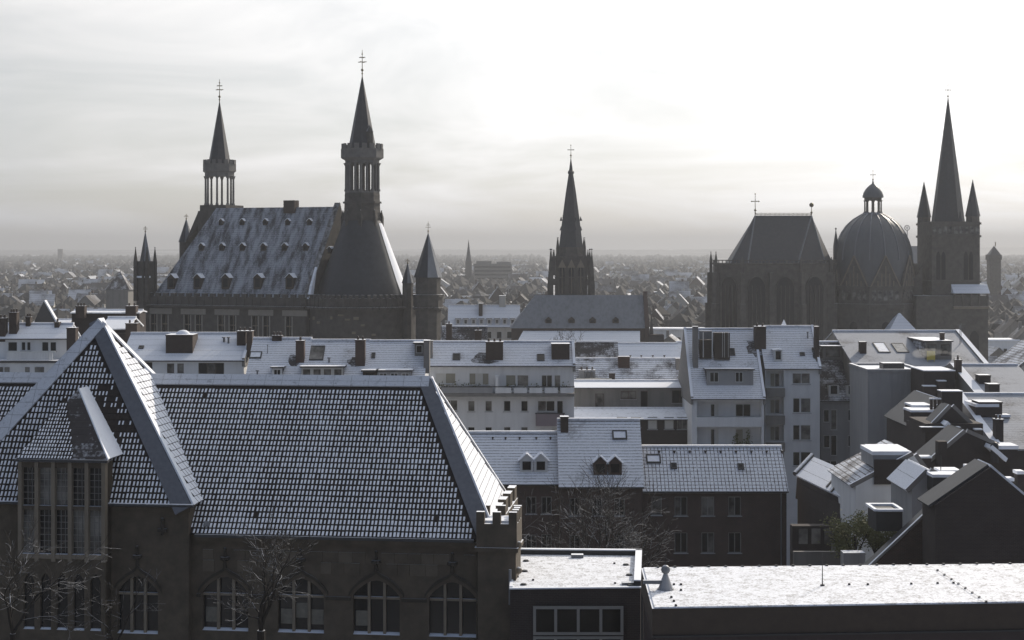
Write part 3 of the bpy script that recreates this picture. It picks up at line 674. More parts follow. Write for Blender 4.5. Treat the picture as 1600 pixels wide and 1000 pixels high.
# gable wall at the right end of the roof
mb = MB(True); mb.prism([fr_ + Vector((0, -.4, 0)), rR + Vector((0, 0, .8)), bR + Vector((0, .4, 0))], (1.2, 0, 0)); mb.build('gable_wall', M['stone_town'], th)
mb = MB(True); mb.prism([fr_ + Vector((1.25, -.6, .1)), fr_ + Vector((1.25, .4, 2.6)), fr_ + Vector((1.25, 2.4, 6.2)), fr_ + Vector((1.25, .8, .1))], (.5, 0, 0)); mb.build('gable_coping', M['snow'], th)
c = rl(455, 326, 1.5); mb = MB(True); mb.box(c.x - 1.25, c.x + 1.25, .6, 2.4, zrg - 1.2, zrg + 1.35); mb.build('chimney', M['chimney'], th)
# walls
yf = -9.6; zw = zc
holes = []
xs_ = [235 + 17.6 * k for k in range(13)]
for k, u in enumerate(xs_):
    a, b = rl(u, 500, yf).x, rl(u + 10.5, 500, yf).x
    if k % 3 == 2: continue
    holes.append((a, b, zw - 9, rl(300, 492, yf).z))
mb = MB(True); wall_grid(mb, xL, rl(478, 500, yf).x, 0, zw, yf, holes, .5, 0)
mb.box(xL, ridR.x, yf + .7, 12.4, 0, zw); t_wall = mb.build('wall', M['stone_town'], th)
for h_ in holes:
    mb = MB(True); mb.box(h_[0], h_[1], yf + .42, yf + .46, h_[2], h_[3]); w = mb.build('window', M['glass'], t_wall)
    mb = MB(True); mb.box((h_[0] + h_[1]) / 2 - .07, (h_[0] + h_[1]) / 2 + .07, yf + .3, yf + .41, h_[2], h_[3]); mb.box(h_[0], h_[1], yf + .31, yf + .4, h_[3] - 2.0, h_[3] - 1.8); mb.build('glazing_bars', M['stone_light'], w)
    for s_ in (0, 1): mb = MB(True); mb.box(h_[s_] - .13, h_[s_] + .13, yf - .1, yf - .005, h_[2], h_[3]); mb.build('window_jamb', M['stone_pale'], w)
mb = MB(True)
for k in range(0, 13, 3):
    a, b = rl(xs_[k] - 5, 500, yf).x, rl(xs_[k] + 34, 500, yf).x; mb.box(a, b, yf - .12, yf - .01, zw - 1.6, zw - .5)
mb.build('lintel_panels', M['stone_pale'], t_wall)
mb = MB(True); mb.lathe(0, 0, [(11.0, 0), (11.0, zc)], 40, 0, 0, True); apse = mb.build('apse_wall', M['stone_town'], th)
rr = random.Random(5)
for k in range(34):
    a = R(rr.uniform(195, 310)); z_ = zc - rr.uniform(.8, 8.5); c = Vector((11.02 * math.cos(a), 11.02 * math.sin(a), z_)); w = rr.uniform(.25, .6)
    mb = MB(True); mb.obox(c, Vector((math.cos(a), math.sin(a), 0)) * .08, Vector((-math.sin(a), math.cos(a), 0)) * w, Vector((0, 0, rr.uniform(.15, .28)))); mb.build('stone_block', M['stone_light'], apse)
# parapet with blind arcade
mb = MB(True)
def par_seg(mb, a, b, nrm, posts):
    t = (b - a).normalized(); L_ = (b - a).length; mid = (a + b) / 2
    mb.obox(mid + Vector((0, 0, (zc + zp - .7) / 2 + .15)), t * L_ / 2, nrm * .25, Vector((0, 0, (zp - .7 - zc) / 2)))
    mb.obox(mid + Vector((0, 0, zc + .05)) + nrm * .25, t * L_ / 2, nrm * .6, Vector((0, 0, .2)))
    for k in range(posts):
        c = a + t * L_ * (k + .5) / posts
        mb.obox(c + Vector((0, 0, zp - .35)), t * (L_ / posts * .28), nrm * .32, Vector((0, 0, .42)))
        mb.obox(c + Vector((0, 0, (zc + zp) / 2 - .2)) + nrm * .28, t * .14, nrm * .12, Vector((0, 0, (zp - zc) / 2 - .2)))
par_seg(mb, Vector((xL, yf, 0)), Vector((rl(478, 480, yf).x, yf, 0)), Vector((0, -1, 0)), 20)
par_seg(mb, Vector((xL, 12.4, 0)), Vector((xL, yf, 0)), Vector((-1, 0, 0)), 12)
N = 36
for k in range(N):
    a0_, a1_ = R(-135 + 210 * k / N), R(-135 + 210 * (k + 1) / N); am = (a0_ + a1_) / 2
    par_seg(mb, Vector((11.3 * math.cos(a0_), 11.3 * math.sin(a0_), 0)), Vector((11.3 * math.cos(a1_), 11.3 * math.sin(a1_), 0)), Vector((math.cos(am), math.sin(am), 0)), 1)
mb.build('parapet', M['stone_town'], th)
mb = MB(True); mb.frus(0, 0, zc, zc + .3, 11, 11, 36); mb.build('terrace', M['snow'], th)
# big cone roof
q = lambda v: rl(566, v, 0).z
mb = MB(True); mb.lathe(0, 0, [(9.5, zc + .3), (9.2, q(462)), (8.0, q(438)), (6.2, q(400)), (4.6, q(366)), (3.7, q(345))], 32, 0, 0, True); cone = mb.build('cone_roof', M['slate'], th)
sw = MB(True); pf = [(9.15, q(459)), (8.0, q(438)), (6.2, q(400)), (4.7, q(368)), (3.85, q(349))]
for (ra, za), (rb2, zb2) in zip(pf[:-1], pf[1:]):
    for k in range(6):
        a0_, a1_ = R(-8 + 9 * k), R(-8 + 9 * (k + 1)); sw.face([((ra + .05) * math.cos(a0_), (ra + .05) * math.sin(a0_), za), ((ra + .05) * math.cos(a1_), (ra + .05) * math.sin(a1_), za), ((rb2 + .05) * math.cos(a1_), (rb2 + .05) * math.sin(a1_), zb2), ((rb2 + .05) * math.cos(a0_), (rb2 + .05) * math.sin(a0_), zb2)], 0, True)
sw.build('snow_glint_strip', M['snow_clean'], cone)  # snow-coloured strip added for the sun glint on the cone's right edge
gable_dormer(cone, Vector((-5.5, -3.2, q(396))), .8, 1.0, 1.5, 'snow', 'wood')
rot8 = R(22.5)
mb = MB(True); mb.frus(0, 0, q(352), q(330), 3.9, 3.55, 8, rot8); mb.frus(0, 0, q(330), q(306), 3.5, 3.4, 8, rot8); mb.frus(0, 0, q(318), q(315), 3.75, 3.75, 8, rot8); mb.frus(0, 0, q(306), q(299), 3.45, 3.3, 8, rot8); tw = mb.build('tower_shaft', M['stone_town'], th)
for k in range(8):
    a = rot8 + k * math.pi / 4; mb = MB(True); pinnacle(mb, 3.75 * math.cos(a), 3.75 * math.sin(a), q(356), q(340), q(329), .32); mb.build('pinnacle', M['stone_town'], tw)
lantern(tw, 0, 0, q(299), q(246), 3.3, 8, rot8, .34, .17, 'stone_grey')
mb = MB(True); mb.frus(0, 0, q(300), q(250), .5, .5, 8); mb.build('stair_newel', M['stone_town'], tw)
gallery(tw, 0, 0, q(247), q(225), 4.15, 8, rot8, 'stone_grey', merl=16)
mb = MB(True); mb.frus(0, 0, q(243), q(118), 2.95, .05, 8, rot8, 0); sp = mb.build('spire', M['slate'], tw)
mb = MB(True); mb.frus(2.0, -.8, q(240), q(207), .75, .7, 6); mb.frus(2.0, -.8, q(207), q(196), .85, .03, 6); mb.build('stair_turret', M['stone_town'], sp)
finial(sp, 0, 0, q(120), q(78))
# second tower, behind the far end of the roof
LT = rl(343, 340, 9.0); x0, y0 = LT.x, 9.0; q2 = lambda v: rl(343, v, 9.0).z
mb = MB(True); mb.box(x0 - 3.2, x0 + 3.6, y0 - 3.2, y0 + 3.2, 0, q2(330)); mb.box(x0 - 2.6, x0 + 3.7, y0 - 3.4, y0 + 3.4, q2(345), q2(321)); mb.prism([(x0 - 3.2, y0 - 3, q2(330)), (x0 - 3.2, y0 - 3, q2(352)), (x0 - 6.5, y0 - 3, q2(380))], (0, 6, 0)); t2 = mb.build('tower_shaft', M['stone_town'], th)
lantern(t2, x0, y0, q2(321), q2(266), 3.05, 8, rot8, .26, .17, 'stone_grey', inner=False)
gallery(t2, x0, y0, q2(268), q2(250), 3.45, 8, rot8, 'stone_grey')
mb = MB(True); mb.frus(x0, y0, q2(264), q2(158), 2.5, .05, 8, rot8); sp = mb.build('spire', M['slate'], t2); finial(sp, x0, y0, q2(160), q2(124))
# corner turrets
def turret(u, y, r, vt, vb, vbase=None, n=8, ring=None, fin=None, name='turret', r2=None):
    p = rl(u, vb, y); x = p.x; zq = lambda v: rl(u, v, y).z
    mb = MB(True); mb.frus(x, y, 0 if vbase is None else zq(vbase), zq(vb), r, r, n, R(22.5))
    if ring: mb.frus(x, y, zq(ring[1]), zq(ring[1] - 3), r * 1.25, r * 1.25, n, R(22.5)); mb.frus(x, y, zq(ring[1]), zq(ring[0] + 3), r * 1.16, r * 1.16, n, R(22.5)); mb.frus(x, y, zq(ring[0] + 4), zq(ring[0]), r * 1.25, r * 1.25, n, R(22.5))
    t = mb.build(name, M['stone_town'], th)
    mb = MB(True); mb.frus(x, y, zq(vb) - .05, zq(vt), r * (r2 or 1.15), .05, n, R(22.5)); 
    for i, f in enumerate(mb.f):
        pp = [Vector(mb.v[k]) for k in f]; nn = (pp[1] - pp[0]).cross(pp[2] - pp[0]).normalized(); mb.m[i] = 1 if nn.x > .2 and nn.z > -.5 else 0     # right-hand facets paler: sun sheen put into the colour as thin snow
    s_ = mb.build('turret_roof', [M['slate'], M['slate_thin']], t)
    if fin: finial(s_, x, y, zq(vt + 2), zq(fin), s=.6)
    return t
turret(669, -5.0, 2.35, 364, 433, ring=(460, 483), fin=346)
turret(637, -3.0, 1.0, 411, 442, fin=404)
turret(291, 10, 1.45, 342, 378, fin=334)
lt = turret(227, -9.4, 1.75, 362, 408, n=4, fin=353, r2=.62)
cx_ = rl(227, 420, -9.4).x; zq = lambda v: rl(227, v, -9.4).z
for sx_ in (-1, 1):
    for sy_ in (-1, 1): mb = MB(True); pinnacle(mb, cx_ + sx_ * 1.35, -9.4 + sy_ * 1.35, zq(470), zq(410), zq(386), .3); mb.build('pinnacle', M['stone_town'], lt)
mb = MB(True); mb.box(cx_ - 1.3, cx_ + 1.3, -10.8, -8.2, zq(434), zq(431)); mb.build('ledge', M['snow'], lt)
# dormers
rn = (fr_ - fl).cross(rL - fl).normalized(); TM = ROOT[th.name]; TI = TM.inverted()
def on_roof(u, v): return TI @ hit(u, v, TM @ fl, TM.to_3x3() @ rn)
for v, us, w, hh in ((352, (345, 378, 414, 449, 483), 1.0, .9), (392, (314, 346, 378, 411, 444, 477), 1.1, 1.1), (452, (267, 308, 352, 402, 452), 1.7, 2.3)):
    for k, u in enumerate(us):
        c = on_roof(u, v); gable_dormer(t_roof, c, w, hh, hh * .75 + .5, 'snow', 'wood')

# ------------------------------------------------------------------ church with the needle spire
ch = thing('spired_church', 'old church with slender dark spire and long snowy nave roof', 'church', (X(892, 400), 400, 0), 0)
cl = frame_of(ch)
q = lambda v, y=0: cl(892, v, y).z
mb = MB(True); mb.box(-3.9, 3.9, -3.9, 3.9, 0, q(400)); mb.frus(0, 0, q(400), q(386), 4.1, 3.6, 8, R(22.5)); ctw = mb.build('tower', M['stone_town'], ch)
for z_ in (q(402), q(432)): mb = MB(True); mb.box(-4.05, 4.05, -4.05, 4.05, z_ - .25, z_); mb.build('string_course', M['stone_town'], ctw)
for k in range(3):
    x = -2.3 + 2.3 * k; mb = MB(True); arch_pane(mb, x, .65, q(458), q(424), 1.5, -3.92); mb.build('window', M['glass'], ctw)
    mb = MB(True); mb.box(x - .08, x + .08, -4.05, -3.93, q(458), q(416)); mb.prism([(x - 1.0, -4.0, q(418)), (x + 1.0, -4.0, q(418)), (x, -4.0, q(405))], (0, -.15, 0)); mb.build('tracery', M['stone_light'], ctw)
for sx_ in (-1, 1):
    for sy_ in (-1, 1):
        mb = MB(True); pinnacle(mb, sx_ * 5.0, sy_ * 4.6, 0, q(424), q(389), .5); pinnacle(mb, sx_ * 3.3, sy_ * 3.4, q(410), q(388), q(371), .30); pinnacle(mb, sx_ * 5.5, sy_ * 3.4, q(470), q(446), q(424), .3); pinnacle(mb, sx_ * 4.3, sy_ * 4.3, q(430), q(404), q(390), .28); mb.box(sx_ * 3.8, sx_ * 5.0, sy_ * 4.5, sy_ * 4.8, q(445), q(436)); mb.build('pinnacle', M['stone_town'], ctw)
mb = MB(True); mb.lathe(0, 0, [(3.5, q(392)), (3.15, q(384)), (2.25, q(340)), (1.35, q(300)), (.62, q(272)), (.85, q(271)), (.8, q(268)), (.5, q(266)), (.06, q(247))], 8, R(22.5), 0, False); csp = mb.build('spire', M['slate'], ctw)
for k in range(8):
    a = R(22.5) + k * math.pi / 4
    for z_ in (q(360), q(345)): mb = MB(True); mb.prism([(2.7 * math.cos(a) - .3, 2.7 * math.sin(a), z_), (2.7 * math.cos(a) + .3, 2.7 * math.sin(a), z_), (2.6 * math.cos(a), 2.6 * math.sin(a), z_ + 1.1)], (0, .5, 0)); mb.build('lucarne', M['slate'], csp)
finial(csp, 0, 0, q(248), q(227), 'cross', s=.9)
# nave in front of the tower
yn = -12.0; zr_, ze_ = cl(920, 461, -6).z, cl(920, 513, yn).z
nx0, nx1, nr0, nr1 = cl(797, 513, yn).x, cl(1008, 513, yn).x, cl(836, 461, -6).x, cl(1005, 461, -6).x
mb = MB(True); mb.face([(nx0, yn, ze_), (nx1, yn, ze_), (nr1, -6, zr_), (nr0, -6, zr_)]); mb.face([(nx1, 1, ze_), (nx0, 1, ze_), (nr0, -6, zr_), (nr1, -6, zr_)]); mb.face([(nx0, 1, ze_), (nx0, yn, ze_), (nr0, -6, zr_)]); nroof = mb.build('roof', M['slate_thin'], ch)
mb = MB(True); mb.box(nx0 + .3, nx1, yn + .4, 0.6, 0, ze_ - .02); nw = mb.build('wall', M['brick'], ch)
mb = MB(True); gx = nx1; mb.prism([(gx, yn - .2, 0), (gx, yn - .2, ze_ + .4), (gx, -6, zr_ + .9), (gx, 1.2, ze_ + .4), (gx, 1.2, 0)], (1.0, 0, 0)); gw = mb.build('gable_wall', M['brick'], ch)
mb = MB(True); pinnacle(mb, gx + 1.6, yn + 1, 0, ze_ - 1, ze_ + 3.6, .45); mb.build('buttress', M['stone_town'], gw)
mb = MB(True); mb.box(gx + .9, gx + 4.5, yn - 1, yn + 3, 0, ze_ - 1.5); mb.build('side_chapel', M['brick_black'], ch)
NI = ROOT[ch.name].inverted(); nn_ = Vector((0, -(zr_ - ze_), -6 - yn)).normalized()
for u in (857, 893, 926, 962): c = NI @ hit(u, 505, ROOT[ch.name] @ Vector((nx0, yn, ze_)), nn_); gable_dormer(nroof, c, 1.5, .9, 1.6, 'slate_thin', 'wood')
ax0, ax1 = cl(808, 534, yn - 6).x, cl(1000, 534, yn - 6).x; za0, za1 = cl(900, 534, yn - 6).z, cl(900, 517, yn - .05).z
mb = MB(True); mb.prism([(ax0, yn - 6, za0), (ax1, yn - 6, za0), (ax1 + .5, yn + .2, za1), (ax0 + 1.5, yn + .2, za1)], (0, 0, -.3)); ar_ = mb.build('aisle_roof', M['roof_s'], ch)
mb = MB(True); mb.box(ax0 + .3, ax1 - .3, yn - 5.6, yn + .3, 0, za0 - .3); mb.build('aisle_wall', M['brick'], ch)

# ------------------------------------------------------------------ cathedral: choir, domed octagon, west tower
dom = thing('cathedral', 'grey cathedral with steep choir roof, ribbed dome and tall spired tower in haze', 'cathedral', (X(1364, 425), 425, 0), 0)
dl = frame_of(dom)
# choir
yc = -12.0
def dx(u, y): return dl(u, 400, y).x
def dzz(v, y): return dl(1300, v, y).z
plan = [(dx(1132, -2), -2.0), (dx(1140, yc + 4), yc + 4), (dx(1168, yc), yc), (dx(1246, yc), yc), (dx(1290, yc + 4), yc + 4), (dx(1302, -2), -2.0), (dx(1290, 8), 9.0), (dx(1150, 8), 9.0)]
zb_, zrd = dzz(414, yc), dzz(337, -3); r0, r1 = Vector((dx(1180, -3), -3, zrd)), Vector((dx(1268, -3), -3, zrd))
pb = [Vector((x, y, zb_)) for x, y in plan]
mb = MB(True); mb.face([pb[0], pb[1], r0]); mb.face([pb[1], pb[2], r0]); mb.face([pb[2], pb[3], r1, r0]); mb.face([pb[3], pb[4], r1]); mb.face([pb[4], pb[5], r1]); mb.face([pb[5], pb[6], r1]); mb.face([pb[6], pb[7], r0, r1]); mb.face([pb[7], pb[0], r0])
croof = mb.build('choir_roof', M['slate'], dom)
mb = MB(True)
for e, r_ in ((pb[1], r0), (pb[2], r0), (pb[3], r1), (pb[4], r1)): mb.tube(e, r_, .22, .18, 6)
mb.build('roof_hip', M['metal'], croof)
mb = MB(True)
for k in range(45):
    x = r0.x + (r1.x - r0.x) * k / 44; mb.box(x - .06, x + .06, -3.05, -2.95, zrd - .05, zrd + .75)
mb.box(r0.x, r1.x, -3.06, -2.94, zrd + .35, zrd + .45); mb.build('ridge_cresting', M['gold'], croof)
finial(croof, r0.x, -3, zrd, dzz(303, -3), 'cross', s=1.2); finial(croof, r1.x, -3, zrd, dzz(317, -3), 'ball', s=1.1)
wp = [(dx(1114, -2), -2.5), (dx(1120, yc + 3), yc + 2.5), (dx(1160, yc - 2), yc - 1.5), (dx(1250, yc - 2), yc - 1.5), (dx(1296, yc + 2), yc + 2.5), (dx(1308, -2), -2.0), (dx(1296, 10), 11.0), (dx(1130, 10), 11.0)]
mb = MB(True); mb.prism([(x, y, 0) for x, y in wp], (0, 0, zb_ + .3)); cw = mb.build('choir_wall', M['stone_dom'], dom)
for k in range(5):
    a, b = Vector((*wp[k], 0)), Vector((*wp[k + 1], 0)); t = (b - a).normalized(); nr = Vector((t.y, -t.x, 0)); nb = max(1, round((b - a).length / 6.5))
    for i in range(nb + 1):
        if i == nb and k < 4: continue
        c = a + (b - a) * i / nb + nr * .6
        mb = MB(True); mb.obox(c + Vector((0, 0, zb_ / 2 - 1)), t * .55, nr * .95, Vector((0, 0, zb_ / 2 - 1))); mb.obox(c + nr * .5 + Vector((0, 0, zb_ / 2 - 5)), t * .65, nr * 1.0, Vector((0, 0, zb_ / 2 - 5)))
        if k < 2 or i % 2 == 0: pinnacle(mb, c.x, c.y, zb_ - 2.2, zb_ + 1.0, zb_ + (3.4 if k < 2 else 2.0), .36)
        mb.build('buttress', M['stone_dom'], cw)
    for i in range(nb):
        c = a + (b - a) * (i + .5) / nb + nr * .05; hw_ = (b - a).length / nb * .30
        prof = [(-hw_, 6), (hw_, 6)] + [(hw_ * math.cos(R(th_)), zb_ - 6.5 + 3.4 * math.sin(R(th_))) for th_ in range(0, 181, 20)]
        mb = MB(True); mb.face([c + t * s + Vector((0, 0, z_)) for s, z_ in prof]); w = mb.build('window', M['glass'], cw)
        mb = MB(True)
        for s in (-.5, 0, .5): mb.obox(c + t * hw_ * s + nr * .1 + Vector((0, 0, zb_ / 2 + .5)), t * .10, nr * .08, Vector((0, 0, zb_ / 2 - 5.8)))
        for th_ in range(0, 180, 20):
            p_, q_ = [c + nr * .12 + t * (hw_ + .15) * math.cos(R(v_)) + Vector((0, 0, zb_ - 6.5 + 3.55 * math.sin(R(v_)))) for v_ in (th_, th_ + 20)]; mb.tube(p_, q_, .16, n=4, caps=False)
        mb.build('tracery', M['stone_dom'], w)
mb = MB(True)
for k in range(5):
    a, b = Vector((*wp[k], zb_)), Vector((*wp[k + 1], zb_)); t = (b - a).normalized(); n_ = int((b - a).length / .9)
    mb.tube(a + Vector((0, 0, 1.2)), b + Vector((0, 0, 1.2)), .14, n=4); mb.tube(a + Vector((0, 0, .3)), b + Vector((0, 0, .3)), .3, n=4)
    for i in range(n_): c = a + (b - a) * (i + .5) / n_; mb.box(c.x - .1, c.x + .1, c.y - .1, c.y + .1, zb_, zb_ + 1.2)
mb.build('balustrade', M['stone_dom'], cw)
# octagon and dome
q = lambda v: dl(1364, v, 0).z
orot = R(-90 + 5 + 22.5); Rg = 11.25
mb = MB(True); mb.frus(0, 0, 0, q(476), 11.6, 11.6, 8, orot); mb.frus(0, 0, q(480), q(473), 12.1, 12.1, 8, orot); mb.frus(0, 0, q(473), q(447), 11.3, 11.3, 8, orot); mb.frus(0, 0, q(450), q(446), 11.6, 11.6, 8, orot); octo = mb.build('octagon', M['stone_dom'], dom)
for k in range(8):
    a = orot + math.pi / 8 + k * math.pi / 4; nr = Vector((math.cos(a), math.sin(a), 0)); t = Vector((-nr.y, nr.x, 0)); ap_ = Rg * math.cos(math.pi / 8)
    mb = MB(True); c = nr * (ap_ + .15); mb.prism([c - t * 3.7 + Vector((0, 0, q(446))), c + t * 3.7 + Vector((0, 0, q(446))), c + Vector((0, 0, q(400)))], -nr * .9); gb = mb.build('gable', M['stone_dom'], octo)
    mb = MB(True)
    for s in (-1, 1): mb.tube(c + t * 3.9 * s + Vector((0, 0, q(446))), c + Vector((0, 0, q(399))), .22, n=4)
    for i in range(-2, 3):
        h_ = 5.2 - abs(i) * 1.9; mb.obox(c + nr * .04 + t * i * 1.05 + Vector((0, 0, q(446) + h_ / 2)), t * .14, nr * .12, Vector((0, 0, h_ / 2)))
    mb.build('gable_moulding', M['stone_light'], gb)
    mb = MB(True); c2 = nr * (11.6 * math.cos(math.pi / 8) + .04); prof = [(-1.1, q(530)), (1.1, q(530))] + [(1.1 * math.cos(R(th_)), q(508) + 1.3 * math.sin(R(th_))) for th_ in range(0, 181, 30)]
    mb.face([c2 + t * s + Vector((0, 0, z_)) for s, z_ in prof]); mb.build('window', M['glass'], octo)
    for i in range(-2, 3): mb = MB(True); c3 = nr * (11.3 * math.cos(math.pi / 8) + .03) + t * i * 1.5; mb.obox(c3 + Vector((0, 0, q(460))), t * .5, nr * .02, Vector((0, 0, 1.3))); mb.build('blind_arch', M['glass_mid'], octo)
prof = [(9.9, q(446)), (10.2, q(406)), (10.0, q(392)), (9.35, q(378)), (8.3, q(364)), (6.9, q(352)), (5.2, q(343)), (3.4, q(336.5)), (2.6, q(334))]
mb = MB(True); mb.lathe(0, 0, prof, 32, orot, 0, True); dome = mb.build('dome', M['dome_lead'], dom)
for k in range(16):
    a = orot + k * math.pi / 8; mb = MB(True)
    for (ra, za), (rb2, zb2) in zip(prof[1:-1], prof[2:]): mb.tube((ra * math.cos(a), ra * math.sin(a), za), (rb2 * math.cos(a), rb2 * math.sin(a), zb2), .20, .18, 5, caps=False)
    mb.build('rib', M['metal'], dome)
mb = MB(True); mb.frus(0, 0, q(336), q(332), 2.9, 2.6, 16); mb.build('lantern_base', M['metal'], dome)
L = lantern(dome, 0, 0, q(332), q(308), 2.25, 8, orot, .22, .22, 'stone_dom', inner=False)
mb = MB(True); mb.lathe(0, 0, [(2.75, q(309)), (2.75, q(306)), (2.5, q(301)), (1.9, q(295)), (1.0, q(290)), (.3, q(287)), (.12, q(282))], 16, 0, 0, True); mb.build('lantern_dome', M['dome_lead'], L)
finial(L, 0, 0, q(285), q(267), 'cross', s=.8)
# little spire between choir and dome
mb = MB(True); x = dx(1306, -1); pinnacle(mb, x, -1, q(420), q(385), q(357), .6); mb.build('ridge_turret', M['slate'], dom)
# pointed snowy chapel roof
yk = -17.0; ka, kb, kc = dl(1388, 520, yk), dl(1436, 520, yk), dl(1404, 489, yk + 5)
mb = MB(True); mb.face([ka, kb, kc + Vector((.4, 0, 0)), kc]); mb.face([kb, kb + Vector((0, 10, 0)), kc + Vector((.4, 0, 0))]); mb.face([ka + Vector((0, 10, 0)), ka, kc]); mb.face([kb + Vector((0, 10, 0)), ka + Vector((0, 10, 0)), kc, kc + Vector((.4, 0, 0))]); kr = mb.build('chapel_roof', M['roof_s'], dom)
mb = MB(True); mb.box(ka.x + .2, kb.x - .2, yk + .2, yk + 9.8, 0, ka.z); mb.build('chapel_wall', M['stone_dom'], dom)
# west tower
yt = 0.0; q = lambda v: dl(1484, v, yt - 7.5).z; tcx = dx(1484, yt)
hw_ = (dx(1531, yt - 7.5) - dx(1456, yt - 7.5)) / 2; tcx = (dx(1531, yt - 7.5) + dx(1456, yt - 7.5)) / 2
mb = MB(True); mb.box(tcx - hw_, tcx + hw_, -7.5, 7.5, 0, q(346))
for v_ in (369, 349, 440): mb.box(tcx - hw_ - .3, tcx + hw_ + .3, -7.8, 7.8, q(v_) - .3, q(v_) + .25)
wt = mb.build('west_tower', M['stone_dom'], dom)
for u0, u1 in ((1463, 1478), (1506, 1521)):
    for i in range(2):
        a = dx(u0 + i * 8, -7.55); b = dx(u0 + 6.5 + i * 8, -7.55); mb = MB(True); arch_pane(mb, (a + b) / 2, (b - a) / 2, q(437), q(400), 1.2, -7.53); mb.build('window', M['glass'], wt)
for k in range(9): x = tcx - hw_ + hw_ * 2 * (k + .5) / 9; mb = MB(True); mb.box(x - .45, x + .45, -7.56, -7.5, q(365), q(354)); mb.build('blind_arch', M['glass_mid'], wt)
mb = MB(True); mb.frus(tcx, 0, q(348), q(147), 4.4, .06, 8, R(22.5)); spz = mb.build('spire', M['slate'], wt)
finial(spz, tcx, 0, q(152), q(128), 'cross', s=.9)
for sx_ in (-1, 1):
    for sy_ in (-sx_,):
        mb = MB(True); x, y = tcx + sx_ * (hw_ - 1.4), sy_ * 5.9; mb.frus(x, y, q(350), q(338), 1.75, 1.7, 8, R(22.5)); tt = mb.build('corner_turret', M['stone_dom'], wt)
        mb = MB(True); mb.frus(x, y, q(338), q(280), 1.95, .04, 8, R(22.5)); mb.build('turret_roof', M['slate'], tt)
        mb = MB(True); mb.prism([(tcx + sx_ * 1.2 - .5, sy_ * 7.4, q(346)), (tcx + sx_ * 1.2 + .5, sy_ * 7.4, q(346)), (tcx + sx_ * 1.2, sy_ * 7.4, q(330))], (0, -.6 * sy_, 0)); mb.build('lucarne', M['slate'], wt)
mb = MB(True); a, b = dx(1432, -9.5), dx(1544, -9.5); mb.box(a, b, -9.5, 7, 0, q(462)); lowt = mb.build('tower_base', M['stone_dom'], dom)
mb = MB(True); a2 = dx(1490, -10); mb.prism([(a2, -10.2, q(458)), (a2, -7.6, q(444)), (a2, 3, q(444)), (a2, 3, q(459))], (b - a2 + .3, 0, 0)); mb.build('gallery_roof', M['roof_s'], lowt)
for k in range(5): x = a2 + .4 + (b - a2 - .6) * k / 4; mb = MB(True); mb.box(x - .2, x + .2, -9.9, -9.5, q(480), q(459)); mb.build('post', M['stone_dom'], lowt)
mb = MB(True); mb.box(a2, b + .1, -10.1, -9.5, q(482), q(478)); mb.build('gallery_sill', M['stone_light'], lowt)
for k in range(3): x = a + 3 + k * 6; mb = MB(True); arch_pane(mb, x, 1.2, q(560), q(525), 1.5, -9.53); mb.build('window', M['glass'], lowt)
mb = MB(True); mb.box(dx(1418, -4), dx(1440, -4), -5, 6, 0, q(452)); mb.prism([(dx(1418, -4), -5, q(452)), (dx(1440, -4), -5, q(452)), (dx(1440, -4), -5, q(412))], (0, 10, 0)); mb.build('bridge_wing', M['stone_dom'], dom)
